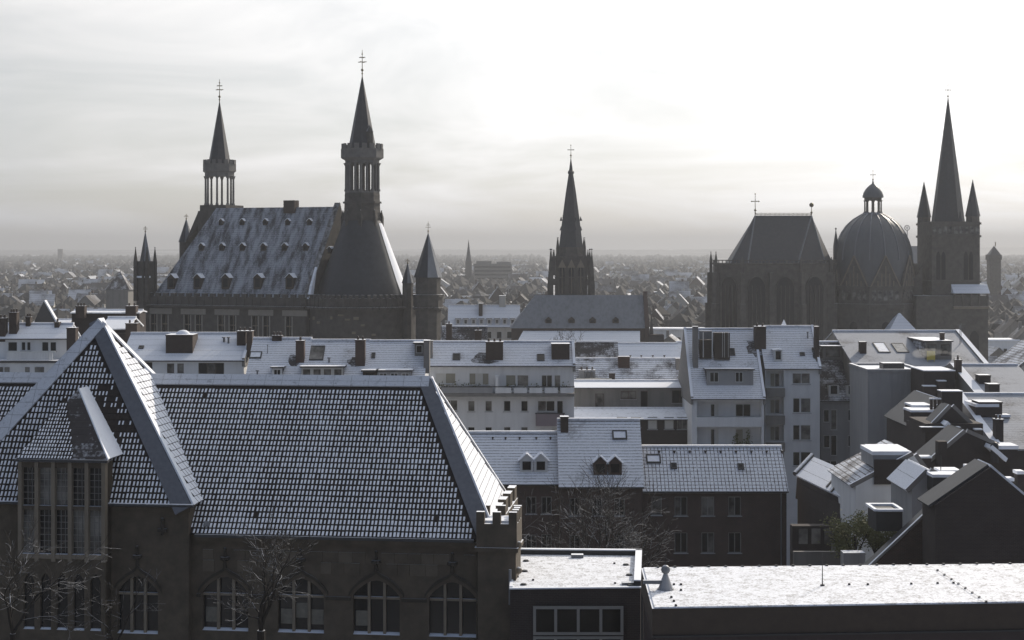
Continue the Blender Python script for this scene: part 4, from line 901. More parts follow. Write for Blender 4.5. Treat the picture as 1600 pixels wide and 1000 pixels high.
# ------------------------------------------------------------------ houses of the old town
class House:
    """house whose street front faces the camera side: walls with real openings, tiled slopes, fittings placed on its own planes"""
    def __init__(s, name, label, Y, u0, u1, ve, vr, pitch=38, wall='plaster', roof='roof_a', holes=(), cat='house', ov=.35, ovx=.12, deep=(), z0=0, frame='frame', coping='', side=None, group=None, wd=.14, fascia=True, cw=.16):
        s.Y = Y; s.x0, s.x1 = X(u0, Y), X(u1, Y); s.ze = Z(ve, Y); k = (vr - CV) / F; tp = math.tan(R(pitch))
        d = (EYE - k * Y - s.ze) / (tp + k); s.Yr = Y + d; s.zr = s.ze + d * tp; s.Yb = Y + 2 * d
        s.o = thing(name, label, cat, ((s.x0 + s.x1) / 2, Y, 0), 0, group)
        mb = MB(); hs = [(X(h[0], Y), X(h[2], Y), Z(h[3], Y), Z(h[1], Y)) for h in holes]; dh = [(X(h[0], Y), X(h[2], Y), Z(h[3], Y), Z(h[1], Y)) for h in deep]
        xs0, xs1 = s.x0, s.x1
        cuts = hs + dh
        wall_grid(mb, xs0, xs1, z0, s.ze, Y, hs, wd) if not dh else s.two(mb, xs0, xs1, z0, s.ze, Y, hs, dh, wd)
        side_m = 1 if side else 0
        for x, sg in ((xs0, -1), (xs1, 1)):
            pts = [(x, Y, z0), (x, s.Yb, z0), (x, s.Yb, s.ze), (x, s.Yr, s.zr - .05), (x, Y, s.ze)]
            mb.face(pts if sg > 0 else pts[::-1], side_m)
        mb.face([(xs1, s.Yb, z0), (xs0, s.Yb, z0), (xs0, s.Yb, s.ze), (xs1, s.Yb, s.ze)])
        s.wall = mb.build('wall', [M[wall]] + ([M[side]] if side else []), s.o)
        n = Vector((0, -(s.zr - s.ze), s.Yr - Y)).normalized(); s.n = n; s.p0 = Vector((0, Y, s.ze)); sl = Vector((0, s.Yr - Y, s.zr - s.ze)).normalized(); s.sl = sl
        a = s.p0 - sl * ov; x0, x1 = s.x0 - ovx, s.x1 + ovx; top = Vector((0, s.Yr, s.zr)); th_ = .16
        mb = MB(); mb.prism([Vector((x0, 0, 0)) + a + n * th_, Vector((x1, 0, 0)) + a + n * th_, Vector((x1, 0, 0)) + top + n * th_, Vector((x0, 0, 0)) + top + n * th_], -n * (th_ - .01))
        nb = Vector((0, -n.y, n.z)); ab = Vector((0, s.Yb, s.ze)) + Vector((0, sl.y, -sl.z)) * ov
        mb.prism([Vector((x1, 0, 0)) + ab + nb * th_, Vector((x0, 0, 0)) + ab + nb * th_, Vector((x0, 0, 0)) + top + nb * th_, Vector((x1, 0, 0)) + top + nb * th_], -nb * (th_ - .01))
        s.roof = mb.build('roof', M[roof], s.o)
        mb = MB(); mb.box(x0, x1, s.Yr - .22, s.Yr + .22, s.zr + th_ - .03, s.zr + th_ + .16); mb.build('ridge_cap', M['snow'], s.roof)
        if fascia: mb = MB(); e = a + Vector((0, -.07, .04)); mb.tube((x0, e.y, e.z), (x1, e.y, e.z), .085, n=6); mb.build('gutter', M['gutter'], s.roof)
        for c in coping:
            x = s.x0 if c == 'L' else s.x1; up = Vector((0, 0, .38)); mb = MB()
            mb.prism([Vector((x - cw, 0, 0)) + a - Vector((0, 0, .6)), Vector((x - cw, 0, 0)) + a + up, Vector((x - cw, 0, 0)) + top + up, Vector((x - cw, 0, 0)) + ab + up, Vector((x - cw, 0, 0)) + ab - Vector((0, 0, .6))], (2 * cw, 0, 0))
            mb.build('party_wall', M['capstone'], s.o)
        i = 0
        for h, hh in zip(holes, hs):
            nx = h[4] if len(h) > 4 else 1; gl = h[5] if len(h) > 5 else 'glass'
            window(s.wall, *hh, Y, nx, h[6] if len(h) > 6 else 1, frame, gl, d=wd, sill=(hh[3] - hh[2]) < 2.6)
    def two(s, mb, x0, x1, z0, z1, Y, hs, dh, wd):
        """wall with shallow window openings and deep loggias"""
        t = MB(); wall_grid(t, x0, x1, z0, z1, Y, hs + dh, wd)
        # drop the shallow reveals of the loggias and give them a deep one
        for f, m in zip(t.f, t.m):
            pts = [Vector(t.v[i]) for i in f]; c = sum(pts, Vector()) / len(pts)
            if c.y > Y + 1e-4 and any(h[0] - 1e-4 <= c.x <= h[1] + 1e-4 and h[2] - 1e-4 <= c.z <= h[3] + 1e-4 for h in dh): continue
            mb.face(pts, m)
        for a, b, c, e in dh:
            d = 1.5
            mb.face([(a, Y, c), (a, Y, e), (a, Y + d, e), (a, Y + d, c)]); mb.face([(b, Y, e), (b, Y, c), (b, Y + d, c), (b, Y + d, e)])
            mb.face([(a, Y, e), (b, Y, e), (b, Y + d, e), (a, Y + d, e)]); mb.face([(a, Y + d, c), (b, Y + d, c), (b, Y, c), (a, Y, c)]); mb.face([(a, Y + d, c), (b, Y + d, c), (b, Y + d, e), (a, Y + d, e)])
    def on(s, u, v): return hit(u, v, s.p0 + s.n * .16, s.n)
    def chimney(s, u0, u1, vt, vb, dep=1.0, pots=2, mat='chimney', snow=True, dy=0.0, patch=False):
        c = s.on((u0 + u1) / 2, vb); y = c.y + dy; x0, x1 = X(u0, y), X(u1, y); zt = Z(vt, y)
        mb = MB(); mb.box(x0, x1, y, y + dep, c.z - .6, zt - .12); mb.box(x0 - .05, x1 + .05, y - .05, y + dep + .05, zt - .12, zt, 0, 1 if snow else 0); ch_ = mb.build('chimney', [M[mat], M['snow_clean']], s.o)
        if patch:
            rnd = random.Random(int(u0 * 7 + vb)); w = x1 - x0; cc = s.on((u0 + u1) / 2 - (u1 - u0) * .45, vb - (vb - vt) * .15); mb = MB(); ex = Vector((1, 0, 0)); pts = []
            for k in range(18): a = 6.283 * k / 18; r = rnd.uniform(.72, 1.25); pts.append(cc + s.n * .006 + ex * math.cos(a) * r * w * .85 + s.sl * math.sin(a) * r * max(.7, dep) * 1.0)
            pts = [q for q in pts]; mb.face(pts); mb.build('bare_patch', M['roof_c'], s.roof)
        for i in range(pots): mb = MB(); px = x0 + (x1 - x0) * (i + .5) / pots; mb.frus(px, y + dep * .5, zt - .02, zt + .38, .13, .11, 8); mb.build('chimney_pot', M['chimney'], ch_)
        return ch_
    def skylight(s, u0, v0, u1, v1, snow=True, mat=None):
        a, b, c = s.on(u0, v1), s.on(u1, v1), s.on((u0 + u1) / 2, v0); w = (b.x - a.x) / 2; l = (c - (a + b) / 2).dot(s.sl) / 2; m = (a + b) / 2 + s.sl * l; ex = Vector((1, 0, 0))
        mb = MB()
        for sg in (-1, 1): mb.obox(m + ex * sg * (w - .06) + s.n * .05, ex * .06, s.sl * l, s.n * .07); mb.obox(m + s.sl * sg * (l - .06) + s.n * .05, ex * (w - .12), s.sl * .06, s.n * .068)
        f = mb.build('skylight', M['metal_dark'], s.roof); mb = MB(); mb.obox(m + s.n * .04, ex * (w - .1), s.sl * (l - .1), s.n * .04); mb.build('pane', M[mat or ('snow' if snow else 'glass')], f)
    def dormer(s, u0, u1, vt, vb, nwin=2, wall='plaster_grey', snow='snow', glass='glass', frame='frame', ovr=.18, side='roof_c', nxw=1, win=None):
        """flat-topped dormer with windows in its front"""
        c = s.on((u0 + u1) / 2, vb); y = c.y; x0, x1 = X(u0, y), X(u1, y); z0, z1 = Z(vb, y), Z(vt, y); dep = (z1 - z0) / max(.2, (s.zr - s.ze) / (s.Yr - s.Y)) + .3
        w = (x1 - x0) / nwin; h = z1 - z0; hs = [(x0 + w * (i + .16), x0 + w * (i + .84), z0 + h * .22, z0 + h * .86) for i in range(nwin)]
        if win: hs = [(X(a, y), X(b, y), z0 + h * .2, z0 + h * .86) for a, b in win]
        mb = MB(); wall_grid(mb, x0, x1, z0 - .3, z1, y, hs, .1)
        mb.face([(x1, y, z0 - .3), (x1, y + dep, z0 - .3), (x1, y + dep, z1), (x1, y, z1)], 1); mb.face([(x0, y + dep, z0 - .3), (x0, y, z0 - .3), (x0, y, z1), (x0, y + dep, z1)], 1)
        d = mb.build('dormer', [M[wall], M[side]], s.roof)
        mb = MB(); mb.box(x0 - ovr, x1 + ovr, y - ovr, y + dep + .3, z1 - .02, z1 + .14, 0, 1); mb.build('dormer_roof', [M['gutter'], M[snow]], d)
        for hh in hs:
            mb = MB(); frame_mb(mb, *hh, y + .04, nxw, 1, .06); mb.box(hh[0] + .03, hh[1] - .03, y + .075, y + .085, hh[2] + .03, hh[3] - .03, 1); mb.build('window', [M[frame], M[glass]], d)
        return d
    def gdormer(s, u, vb, w, h, roof='snow', front='plaster', pitch=.95):
        c = s.on(u, vb); c = ROOT[s.o.name].inverted() @ c
        sl_ = (s.zr - s.ze) / (s.Yr - s.Y); gable_dormer(s.roof, c, w, h, (h + w * .5 * pitch) / sl_ + .1, roof, front, pitch=pitch)
    def pipe(s, u, vt, vb, r=.06, mat='metal'):
        c = s.on(u, vb); mb = MB(); zt = Z(vt, c.y); mb.tube((c.x, c.y, c.z - .2), (c.x, c.y, zt), r, n=6); mb.frus(c.x, c.y, zt, zt + .12, r * 2, r * 1.6, 8); mb.build('vent_pipe', M[mat], s.roof)
    def antenna(s, u, vt, vb):
        c = s.on(u, vb); zt = Z(vt, c.y); mb = MB(); mb.tube((c.x, c.y, c.z - .2), (c.x, c.y, zt), .03, n=5)
        for k in range(3): z = zt - .15 - k * .22; mb.tube((c.x - .5 + k * .1, c.y, z), (c.x + .5 - k * .1, c.y, z), .02, n=4)
        mb.build('antenna', M['metal'], s.roof)
    def box_part(s, name, u0, u1, v0, v1, y0, y1, mat, parent=None, top=None):
        mb = MB(); mb.box(X(u0, s.Y), X(u1, s.Y), s.Y + y0, s.Y + y1, Z(v1, s.Y), Z(v0, s.Y), 0, 1 if top else None)
        return mb.build(name, [M[mat]] + ([M[top]] if top else []), parent or s.o)
M['capstone'] = m_capped('party_wall_cap', (0.20, 0.19, 0.18), 0.35, 0.6, 0.2, 0.9, 2.0, 1.0, .15)

# ---- brick row behind the courtyard
b1 = House('brick_house', 'brick house with twin white-fronted dormers on snowy tiles behind the hall', 135, 690, 874, 753, 679, 42, 'brick', 'roof_a', [(822, 776, 838, 803, 2), (846, 776, 862, 803, 2), (822, 835, 838, 862, 2), (846, 835, 862, 862, 2)], frame='frame_dim')
for u in (823, 845): b1.gdormer(u, 738, 1.15, 1.0, 'snow_clean', 'frame')
for u in (770, 790, 812, 838, 860): b1.pipe(u, 684.5, 686, .05, 'chimney')
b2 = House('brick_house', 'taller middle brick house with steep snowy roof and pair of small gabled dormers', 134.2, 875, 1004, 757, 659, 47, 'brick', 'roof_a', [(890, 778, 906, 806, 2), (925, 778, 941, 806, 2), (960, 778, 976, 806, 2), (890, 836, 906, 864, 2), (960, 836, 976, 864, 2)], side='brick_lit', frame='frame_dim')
for u in (938, 961): b2.gdormer(u, 742, 1.15, 1.0, 'snow_clean', 'brick')
b2.skylight(957, 673, 980, 687); b2.chimney(876, 888, 651, 676, .9, 0, snow=True)
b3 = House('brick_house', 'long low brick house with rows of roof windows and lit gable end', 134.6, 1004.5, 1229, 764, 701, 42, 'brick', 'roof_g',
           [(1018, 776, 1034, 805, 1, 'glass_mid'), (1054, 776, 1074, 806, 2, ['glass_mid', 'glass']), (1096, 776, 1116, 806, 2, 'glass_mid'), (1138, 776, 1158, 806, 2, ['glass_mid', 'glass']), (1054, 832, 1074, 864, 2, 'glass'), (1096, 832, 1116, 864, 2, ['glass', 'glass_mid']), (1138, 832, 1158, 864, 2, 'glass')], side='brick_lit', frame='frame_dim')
b3.skylight(1010, 711, 1033, 724); b3.skylight(1048, 724, 1058, 733, False); b3.skylight(1153, 725, 1163, 734, False)
for u in range(1030, 1228, 24): b3.pipe(u, 705.5, 707.5, .06, 'chimney')
b3.box_part('eave_board', 1004.5, 1229, 765.5, 770, -.3, -.02, 'plaster_dim')
mb = MB(); mb.tube((X(1221, 134.2), 134.3, 0), (X(1221, 134.2), 134.3, Z(768, 134.3)), .06); mb.build('downpipe', M['metal'], b3.o)

# ---- white apartment house with roof balcony
w1 = House('apartment_house', 'white rendered apartment house with long top-floor balcony and snowy roof', 190, 664, 897, 570, 536, 34, 'plaster', 'roof_a',
           [(680, 583, 712, 600, 2, ['curtain_w', 'curtain']), (733, 583, 764, 602, 3, ['curtain', 'curtain_w', 'curtain']), (790, 586, 806, 603, 1, 'curtain'), (808, 586, 826, 604, 1, 'glass_mid'), (846, 586, 863, 605, 2, 'glass'), (866, 586, 876, 611, 1, 'glass_mid'),
            (692, 625, 715, 642, 2, 'glass_mid'), (731, 626, 742, 643, 1, 'glass_mid'), (758, 626, 769, 643, 1, 'glass_mid'), (787, 626, 798, 643), (814, 626, 825, 643), (840, 626, 867, 643, 2, ['glass_mid', 'glass']), (870, 626, 880, 650, 1, 'glass'),
            (731, 667, 742, 684), (758, 667, 769, 684), (787, 667, 798, 684, 1, 'glass_mid'), (814, 667, 825, 684, 1, 'glass_mid'), (862, 668, 878, 690, 2, 'curtain_w')], cat='apartment house', coping='LR')
w1.chimney(759, 786, 534, 563, 1.2, 3, patch=True); w1.skylight(707, 553, 719, 563, False); w1.skylight(839, 554, 851, 564, False); w1.chimney(668, 676, 532, 560, .8, 0, 'capstone'); w1.chimney(862, 890, 537, 562, 2.2, 0, 'chimney', False)
w1.box_part('balcony_slab', 690, 897, 613, 618, -1.5, -.01, 'plaster_dim')
for k in range(5): w1.box_part('railing_panel', 779 + k * 24, 799 + k * 24, 604, 612.5, -1.5, -1.44, 'plaster')
w1.box_part('railing_panel', 690, 770, 603, 612.5, -1.5, -1.44, 'plaster_grey')
w1.box_part('handrail', 690, 897, 602, 603.4, -1.53, -1.42, 'metal_dark'); w1.box_part('balcony_screen', 774, 779, 586, 612.8, -1.5, -.1, 'plaster')
for u, s_ in ((690, .5), (705, .45), (722, .5), (742, .6), (795, .4), (835, .6), (884, .55)):
    mb = MB(); rr = random.Random(u); c = P(u, 602, 189.2)
    for k in range(26): d = Vector((rr.gauss(0, s_), rr.gauss(0, .25), rr.gauss(-.1, s_ * .5))); e = Vector((rr.uniform(-1, 1), rr.uniform(-1, 1), rr.uniform(-1, 1))).normalized() * .16; f = Vector((rr.uniform(-1, 1), rr.uniform(-1, 1), rr.uniform(-1, 1))).normalized() * .16; mb.face([c + d, c + d + e, c + d + e + f, c + d + f])
    mb.box(c.x - s_, c.x + s_, c.y - .12, c.y + .12, c.z - .6, c.z - .25, 1); tag(mb.build('balcony_planter', [M['leaf'], M['wood']]), 'dark leafy planter on the long balcony of the white apartment house', 'planter', 'planters on the long top balcony')
bb = w1.box_part('balcony', 837, 881, 645, 664, -1.3, -.01, 'awning'); w1.box_part('handrail', 836, 882, 643.5, 645, -1.35, -1.2, 'metal_dark', bb)

# ---- brown stepped house with roof terraces
s1 = House('terraced_house', 'brown brick house with flat snow-edged roof terrace and pale windows', 200, 899, 1081, 655, 640, 12, 'brick_black', 'snow',
           [(912, 653.5, 938, 668, 2, 'glass_mid'), (964, 652, 980, 668, 1, 'curtain'), (986, 652, 1001, 668, 1, 'curtain_w'), (1012, 652, 1027, 671, 1, 'curtain_w'), (1038, 652, 1053, 671, 1, 'curtain_w'), (1058, 652, 1074, 671, 2, 'glass_mid')], frame='frame_dim')
s2 = House('terraced_house', 'grey-brown set-back house with bright snow along its eave', 206, 899, 1081, 606, 597, 10, 'plaster_dim', 'snow_clean', [(930, 615, 944, 640, 1, 'glass_mid'), (970, 611, 994, 624, 2, 'glass_mid'), (1001, 611, 1012, 640, 1), (1050, 610, 1075, 630, 2, 'glass')], frame='frame_brown')
s3 = House('tiled_house', 'low house with dark snow-flecked tiles and small white chimney wall', 214, 899, 1080, 603, 562, 36, 'plaster_dim', 'roof_b', [])
s3.chimney(966, 984, 557, 575, .9, 0, 'brick'); s3.chimney(952, 961, 583, 606, .7, 0); s3.chimney(905, 930, 578, 596, .9, 3, 'plaster_grey'); s3.chimney(1056, 1064, 560, 578, .8, 0, 'capstone')
w_ = s3.box_part('parapet', 900, 955, 590, 609, -1.2, -.8, 'plaster_warm'); s3.box_part('railing', 960, 1052, 594, 599, -2.0, -1.9, 'metal_dark')
for u in (915, 921, 927): s3.pipe(u, 582, 598, .12, 'metal')
s4 = House('tiled_house', 'plain house with smooth unbroken snow roof in front of the old church', 245, 967, 1062, 566, 538, 30, 'plaster_grey', 'roof_s', [])
for u in (985, 1002, 1020, 1038): s4.pipe(u, 556, 559, .09, 'chimney')
s5 = House('tiled_house', 'dark low house with bare roof below the old church nave', 240, 902, 966, 566, 536, 40, 'brick_black', 'roof_c', []); s5.chimney(893, 899, 535, 566, .8, 0, 'capstone')
s6 = House('tiled_house', 'narrow snowy-roofed house squeezed beside the roof-terrace house', 246, 1062, 1082, 566, 536, 32, 'plaster_grey', 'roof_s', [])
s7 = House('tiled_house', 'small dark house with snow-capped chimney near the round turret', 236, 690, 760, 556, 512, 45, 'brick_black', 'roof_c', []); s7.chimney(742, 752, 516, 540, .9, 1); s7.chimney(697, 706, 506, 540, .9, 1)

# ---- grey loggia house
g1 = House('apartment_house', 'grey apartment house with open loggias and wide snowy dormer', 195, 1081, 1194, 621, 516, 45, 'plaster', 'roof_a', [], cat='apartment house', deep=[(1089, 627, 1190, 652), (1089, 667, 1190, 697)], coping='LR')
for v0, v1 in ((629, 652), (668, 696)):
    for a, b, gl in ((1110, 1123, ['glass', 'curtain_w']), (1149, 1173, ['glass', 'glass'] if v0 < 650 else ['curtain', 'curtain_w'])): window(g1.wall, X(a, 196.5), X(b, 196.5), Z(v1, 196.5), Z(v0 + 2, 196.5), 196.5 - .16, 2, 1, 'frame', gl, sill=False)
g1.box_part('loggia_parapet', 1088, 1191, 652, 667, -.12, .05, 'plaster'); g1.dormer(1104, 1177, 578, 602, 2, 'plaster_grey', 'snow', win=[(1109, 1123), (1149, 1161)], nxw=2); g1.skylight(1140, 545, 1149, 556, False)
g1.chimney(1180, 1197, 510, 548, 1.4, 2, patch=True); g1.chimney(1083, 1091, 510, 575, 1.0, 0, 'capstone')
for u0, u1, v0, v1, m_ in ((1093, 1112, 517, 530, 'metal'), (1093, 1112, 531, 560, 'wood'), (1116, 1140, 520, 562, 'wood'), (1118, 1128, 524, 540, 'glass'), (1130, 1137, 521, 550, 'metal_dark')):
    c = g1.on((u0 + u1) / 2, v1); mb = MB(); mb.box(X(u0, c.y), X(u1, c.y), c.y - .25 - (.1 if m_ == 'glass' else 0), c.y + 1.2, Z(v1, c.y), Z(v0, c.y)); mb.build('roof_terrace_screen', M[m_], g1.o)
for u in (1128, 1131, 1137, 1112, 1098): c = g1.on(u, 558); mb = MB(); mb.tube((c.x, c.y - .5, c.z), (c.x, c.y - .5, Z(519, c.y)), .06); mb.build('terrace_post', M['frame'], g1.o)
for u, vt in ((1150, 676), (1168, 672)):
    mb = MB(); rr = random.Random(u); c = P(u + 1, 694, 195.6)
    for k in range(50): t = rr.random(); d = Vector((rr.gauss(0, .42 * (1 - t)), rr.gauss(0, .3 * (1 - t)), t * (694 - vt) * .075)); e = Vector((rr.uniform(-1, 1), rr.uniform(-1, 1), rr.uniform(-1, 1))).normalized() * .2; f = Vector((rr.uniform(-1, 1), rr.uniform(-1, 1), rr.uniform(-1, 1))).normalized() * .2; mb.face([c + d, c + d + e, c + d + e + f, c + d + f])
    mb.frus(c.x, c.y, Z(697, 195.6), Z(693, 195.6), .25, .3, 8, m=1); tag(mb.build('potted_conifer', [M['leaf'], M['wood']]), 'small dark conifer in a pot inside the lower loggia', 'potted tree', 'conifers in the lower loggia')

# ---- white house with balcony column
n1 = House('apartment_house', 'white house with dark balconies in a column and steep snow roof', 198, 1196, 1281, 574, 512, 42, 'plaster', 'roof_a',
           [(1238, 583, 1266, 600, 2, 'glass_mid'), (1239, 622, 1250, 645, 1), (1251, 622, 1267, 645, 1, 'glass_mid'), (1239, 664, 1250, 688, 1), (1251, 664, 1267, 688, 1, 'glass_mid'), (1239, 706, 1250, 728, 1), (1251, 706, 1267, 728, 1)], cat='apartment house', deep=[(1197, 579, 1225, 605), (1197, 620, 1225, 648), (1197, 662, 1225, 690), (1197, 704, 1225, 730)], coping='R')
for v in (606, 649, 691): n1.box_part('balcony', 1196.5, 1225.5, v, v + 14, -.5, .05, 'plaster_dim')
for v in (580, 621, 663): window(n1.wall, X(1203, 199.5), X(1218, 199.5), Z(v + 25, 199.5), Z(v + 3, 199.5), 199.5 - .16, 2, 1, 'frame', ['curtain', 'glass_mid'], sill=False)
n1.gdormer(1216, 565, 1.0, 1.4, 'snow_clean', 'frame', .15); n1.chimney(1274, 1280, 510, 560, 1.2, 0, patch=True); n1.skylight(1250, 551, 1258, 556, False); n1.pipe(1262, 520, 528, .08)
c = n1.on(1228, 530); mb = MB(); a = P(1213, 520, c.y + 3); b = P(1245, 520, c.y + 3); mb.frus((a.x + b.x) / 2, c.y + 5, a.z - 2, Z(499, c.y + 5), (b.x - a.x) * .75, .02, 4, R(45)); mb.build('roof_pyramid', M['roof_s'], n1.roof)

# ---- house with two roof windows in shade
o1 = House('tiled_house', 'pale house with shaded roof and two white dormer windows', 200, 1282.5, 1355, 624, 536, 44, 'plaster_grey', 'roof_c', [(1287, 640, 1296, 660, 1), (1298, 640, 1308, 672, 1, 'glass_mid'), (1325, 640, 1338, 658, 1), (1287, 680, 1297, 700, 1), (1298, 680, 1308, 712, 1), (1325, 680, 1338, 698, 1), (1287, 720, 1308, 740, 2), (1325, 720, 1338, 738, 1)])
for u in (1303, 1331): o1.gdormer(u, 619, 1.3, 1.4, 'slate', 'frame', .12)
o1.dormer(1285, 1318, 542, 562, 1, 'plaster_dim', 'snow', 'glass_mid', 'frame_brown'); o1.chimney(1344, 1354, 534, 600, 1.0, 0)
o1.box_part('pale_wall_strip', 1336, 1350, 628, 740, -.25, -.01, 'plaster')  # paler plaster strip standing proud of the front

M['roof_p'] = m_roof('roof_shaded_snow', (0.07, 0.068, 0.07), 0.74, 0.45, 80, 0.12, 0.25, (0.34, 0.36, 0.40))  # snow colour dimmed and blued to stand for shade on these roofs
# ---- blank grey block and the deep roof behind it
p1 = House('deep_roofed_house', 'broad house with shallow snow roof, roof windows and long sunlit party wall', 190, 1356, 1571, 607, 519, 15.5, 'plaster_dim', 'roof_p', [], coping='R', fascia=False, cw=.3)
p1.skylight(1373, 536, 1392, 551); p1.skylight(1402, 537, 1421, 551, False, 'glass_mid'); p1.chimney(1470, 1476, 520, 556, .6, 0); p1.dormer(1446, 1487, 534, 562, 2, 'plaster_dim', 'snow', 'glass_mid', 'frame_brown'); p1.pipe(1500, 510, 538, .05); p1.antenna(1502, 505, 535)
p1.chimney(1494, 1502, 560, 580, .8, 1)
c = p1.on(1453, 563); mb = MB(); mb.box(c.x - .5, c.x + .5, c.y - .6, c.y - .4, c.z + .1, c.z + 1.2); mb.tube((c.x - .4, c.y - .5, c.z - .2), (c.x - .4, c.y - .5, c.z + .1), .04); mb.tube((c.x + .4, c.y - .5, c.z - .2), (c.x + .4, c.y - .5, c.z + .1), .04); tag(mb.build('folded_parasol_cover', M['yellow']), 'small yellow cover on the roof terrace of the broad house', 'cover')
blk = thing('blank_block', 'windowless grey rendered block with snow-rimmed flat top', 'building', (X(1400, 186), 186, 0))
mb = MB(); x0, x1, zt_ = X(1356, 186), X(1443, 186), Z(581, 186); mb.box(x0, x1, 186, 196, 0, zt_); mb.build('wall', M['plaster_grey'], blk)
for a in ((x0 - .1, x1 + .1, 185.9, 186.25), (x0 - .1, x1 + .1, 195.7, 196.1)): mb = MB(); mb.box(*a, zt_ + .002, zt_ + .32, 0, 1); mb.build('parapet', [M['plaster_grey'], M['snow_clean']], blk)
for a in ((x0 - .1, x0 + .25), (x1 - .25, x1 + .1)): mb = MB(); mb.box(*a, 186.25, 195.7, zt_ + .002, zt_ + .32, 0, 1); mb.build('parapet', [M['plaster_grey'], M['snow_clean']], blk)
mb = MB(); mb.box(x0 + .3, x1 - .3, 186.3, 195.6, zt_ + .004, zt_ + .08); mb.build('flat_roof', M['snow_clean'], blk)
mb = MB(); mb.box(X(1380, 189), X(1413, 189), 189, 191, zt_ + .08, zt_ + .8, 0, 1); mb.build('roof_box', [M['metal_dark'], M['snow_clean']], blk)

# ---- houses directly behind the hall
l1 = House('terrace_house', 'pale attic storey with plank balustrade and snowy flat roof', 186, -14, 104, 528, 508, 27, 'plaster', 'roof_s', [(12, 534, 27, 549, 1, 'glass'), (33, 534, 40, 548, 1), (41.5, 534, 48, 548, 1), (65, 534, 76, 549, 1), (78, 534, 88, 549, 1)], coping='')
l1.box_part('terrace', -14, 116, 563, 640, -2.6, -.01, 'plaster'); l1.box_part('terrace_slab', -14, 118, 561, 564.5, -2.8, -.005, 'gutter')
for k in range(17): l1.box_part('plank', 21 + k * 4.2, 24.6 + k * 4.2, 548.5, 560, -2.5, -2.42, 'plaster')
l1.box_part('handrail', 18, 96, 547, 548.6, -2.55, -2.4, 'frame')
for a, b in ((3, 16), (18.5, 26), (50, 57), (65, 79)): l1.box_part('window', a, b, 571, 582, -2.68, -2.61, 'glass_mid')
l1.chimney(14, 26, 488, 522, 1.0, 3); l1.chimney(-4, 8, 497, 526, 1.0, 2); l1.chimney(104, 118, 512, 545, 1.2, 0); l1.chimney(85, 92, 503, 512, .7, 1)
l1.chimney(40, 47, 495, 510, .8, 2)
l2 = House('tiled_house', 'dark house with low black wall and chimneys beside the gothic wing roof', 214, 112, 218, 489.5, 486.5, 6, 'brick_black', 'snow', [], fascia=False); l2.chimney(118, 132, 478, 490, 1.2, 3); l2.chimney(196, 212, 478, 489, 1.4, 2)
l2b = House('small_pavilion', 'low block with sunlit snow cap beside the dark chimneys', 200, 158, 200, 514, 498, 16, 'brick_black', 'snow_clean', [], fascia=False)
l2b.chimney(196, 214, 505, 520, 1.5, 2); l2b.box_part('chimney_stack', 183, 214, 520, 575, -1.0, .8, 'brick_black')
l3 = House('attic_house', 'white attic-floor house with broad snow roof and dark boxy chimney', 180, 190, 381, 562, 523, 27, 'plaster', 'roof_s', [(222, 566, 238, 586, 1, 'glass'), (261, 568, 272, 583, 1, 'glass_mid'), (277, 568, 287, 583, 1, 'glass_mid'), (310, 567, 350, 588, 3, ['glass', 'glass_mid', 'glass'])], frame='frame_brown', coping='R')
bx = l3.chimney(259, 301, 523, 552, 3.0, 0); c = l3.on(286, 540); mb = MB(); mb.ball((X(286, c.y), c.y, Z(524, c.y)), .85, 12, 0, .75); mb.build('domed_cap', M['snow_clean'], bx)
l3.chimney(370, 384, 517, 540, 1.6, 2); l3.chimney(385, 394, 517, 550, 1.2, 1); l3.pipe(350, 528, 534, .14); l3.pipe(357, 528, 536, .12); l3.skylight(216, 541, 224, 545, False)
l4 = House('tiled_house', 'snowy-roofed house with small framed dormer and dark brick chimney', 172, 382, 474, 606, 531, 36, 'plaster', 'roof_a', [], coping='')
l4.dormer(425, 441, 575, 590, 1, 'frame', 'snow', nxw=2); l4.chimney(462, 475, 532, 567, 1.0, 1, 'brick', patch=True); l4.skylight(389, 550, 408, 560); l4.pipe(418, 540, 552, .04); l4.chimney(425, 440, 524, 533, .8, 3, 'chimney'); l4.pipe(402, 580, 588, .1)
l5 = House('tiled_house', 'snowy-roofed house with large dark roof window and wide dormer', 172.2, 475, 569, 606, 534, 36, 'plaster', 'roof_a', [])
l5.skylight(478, 541, 505, 563, False, 'glass_mid'); l5.dormer(471, 536, 574, 596, 4, 'plaster_warm', 'snow_clean', 'glass_mid', 'frame_brown'); l5.chimney(555, 570, 531, 572, 1.0, 2, 'brick', patch=True); l5.pipe(514, 560, 566, .1)
l6 = House('tiled_house', 'house with neat tile courses under snow and low dormer band', 172.1, 570, 661, 608, 535, 36, 'plaster', 'roof_a', [])
l6.dormer(590, 642, 580, 600, 3, 'plaster_grey', 'snow_clean', 'glass_mid', nxw=2); l6.dormer(567, 588, 580, 600, 1, 'wood', 'snow', 'glass', 'wood'); l6.skylight(580, 552, 586, 560, False); l6.dormer(648, 662, 537, 556, 1, 'plaster_dim', 'snow_clean'); l6.chimney(662, 671, 532, 575, 1.6, 0, 'capstone')

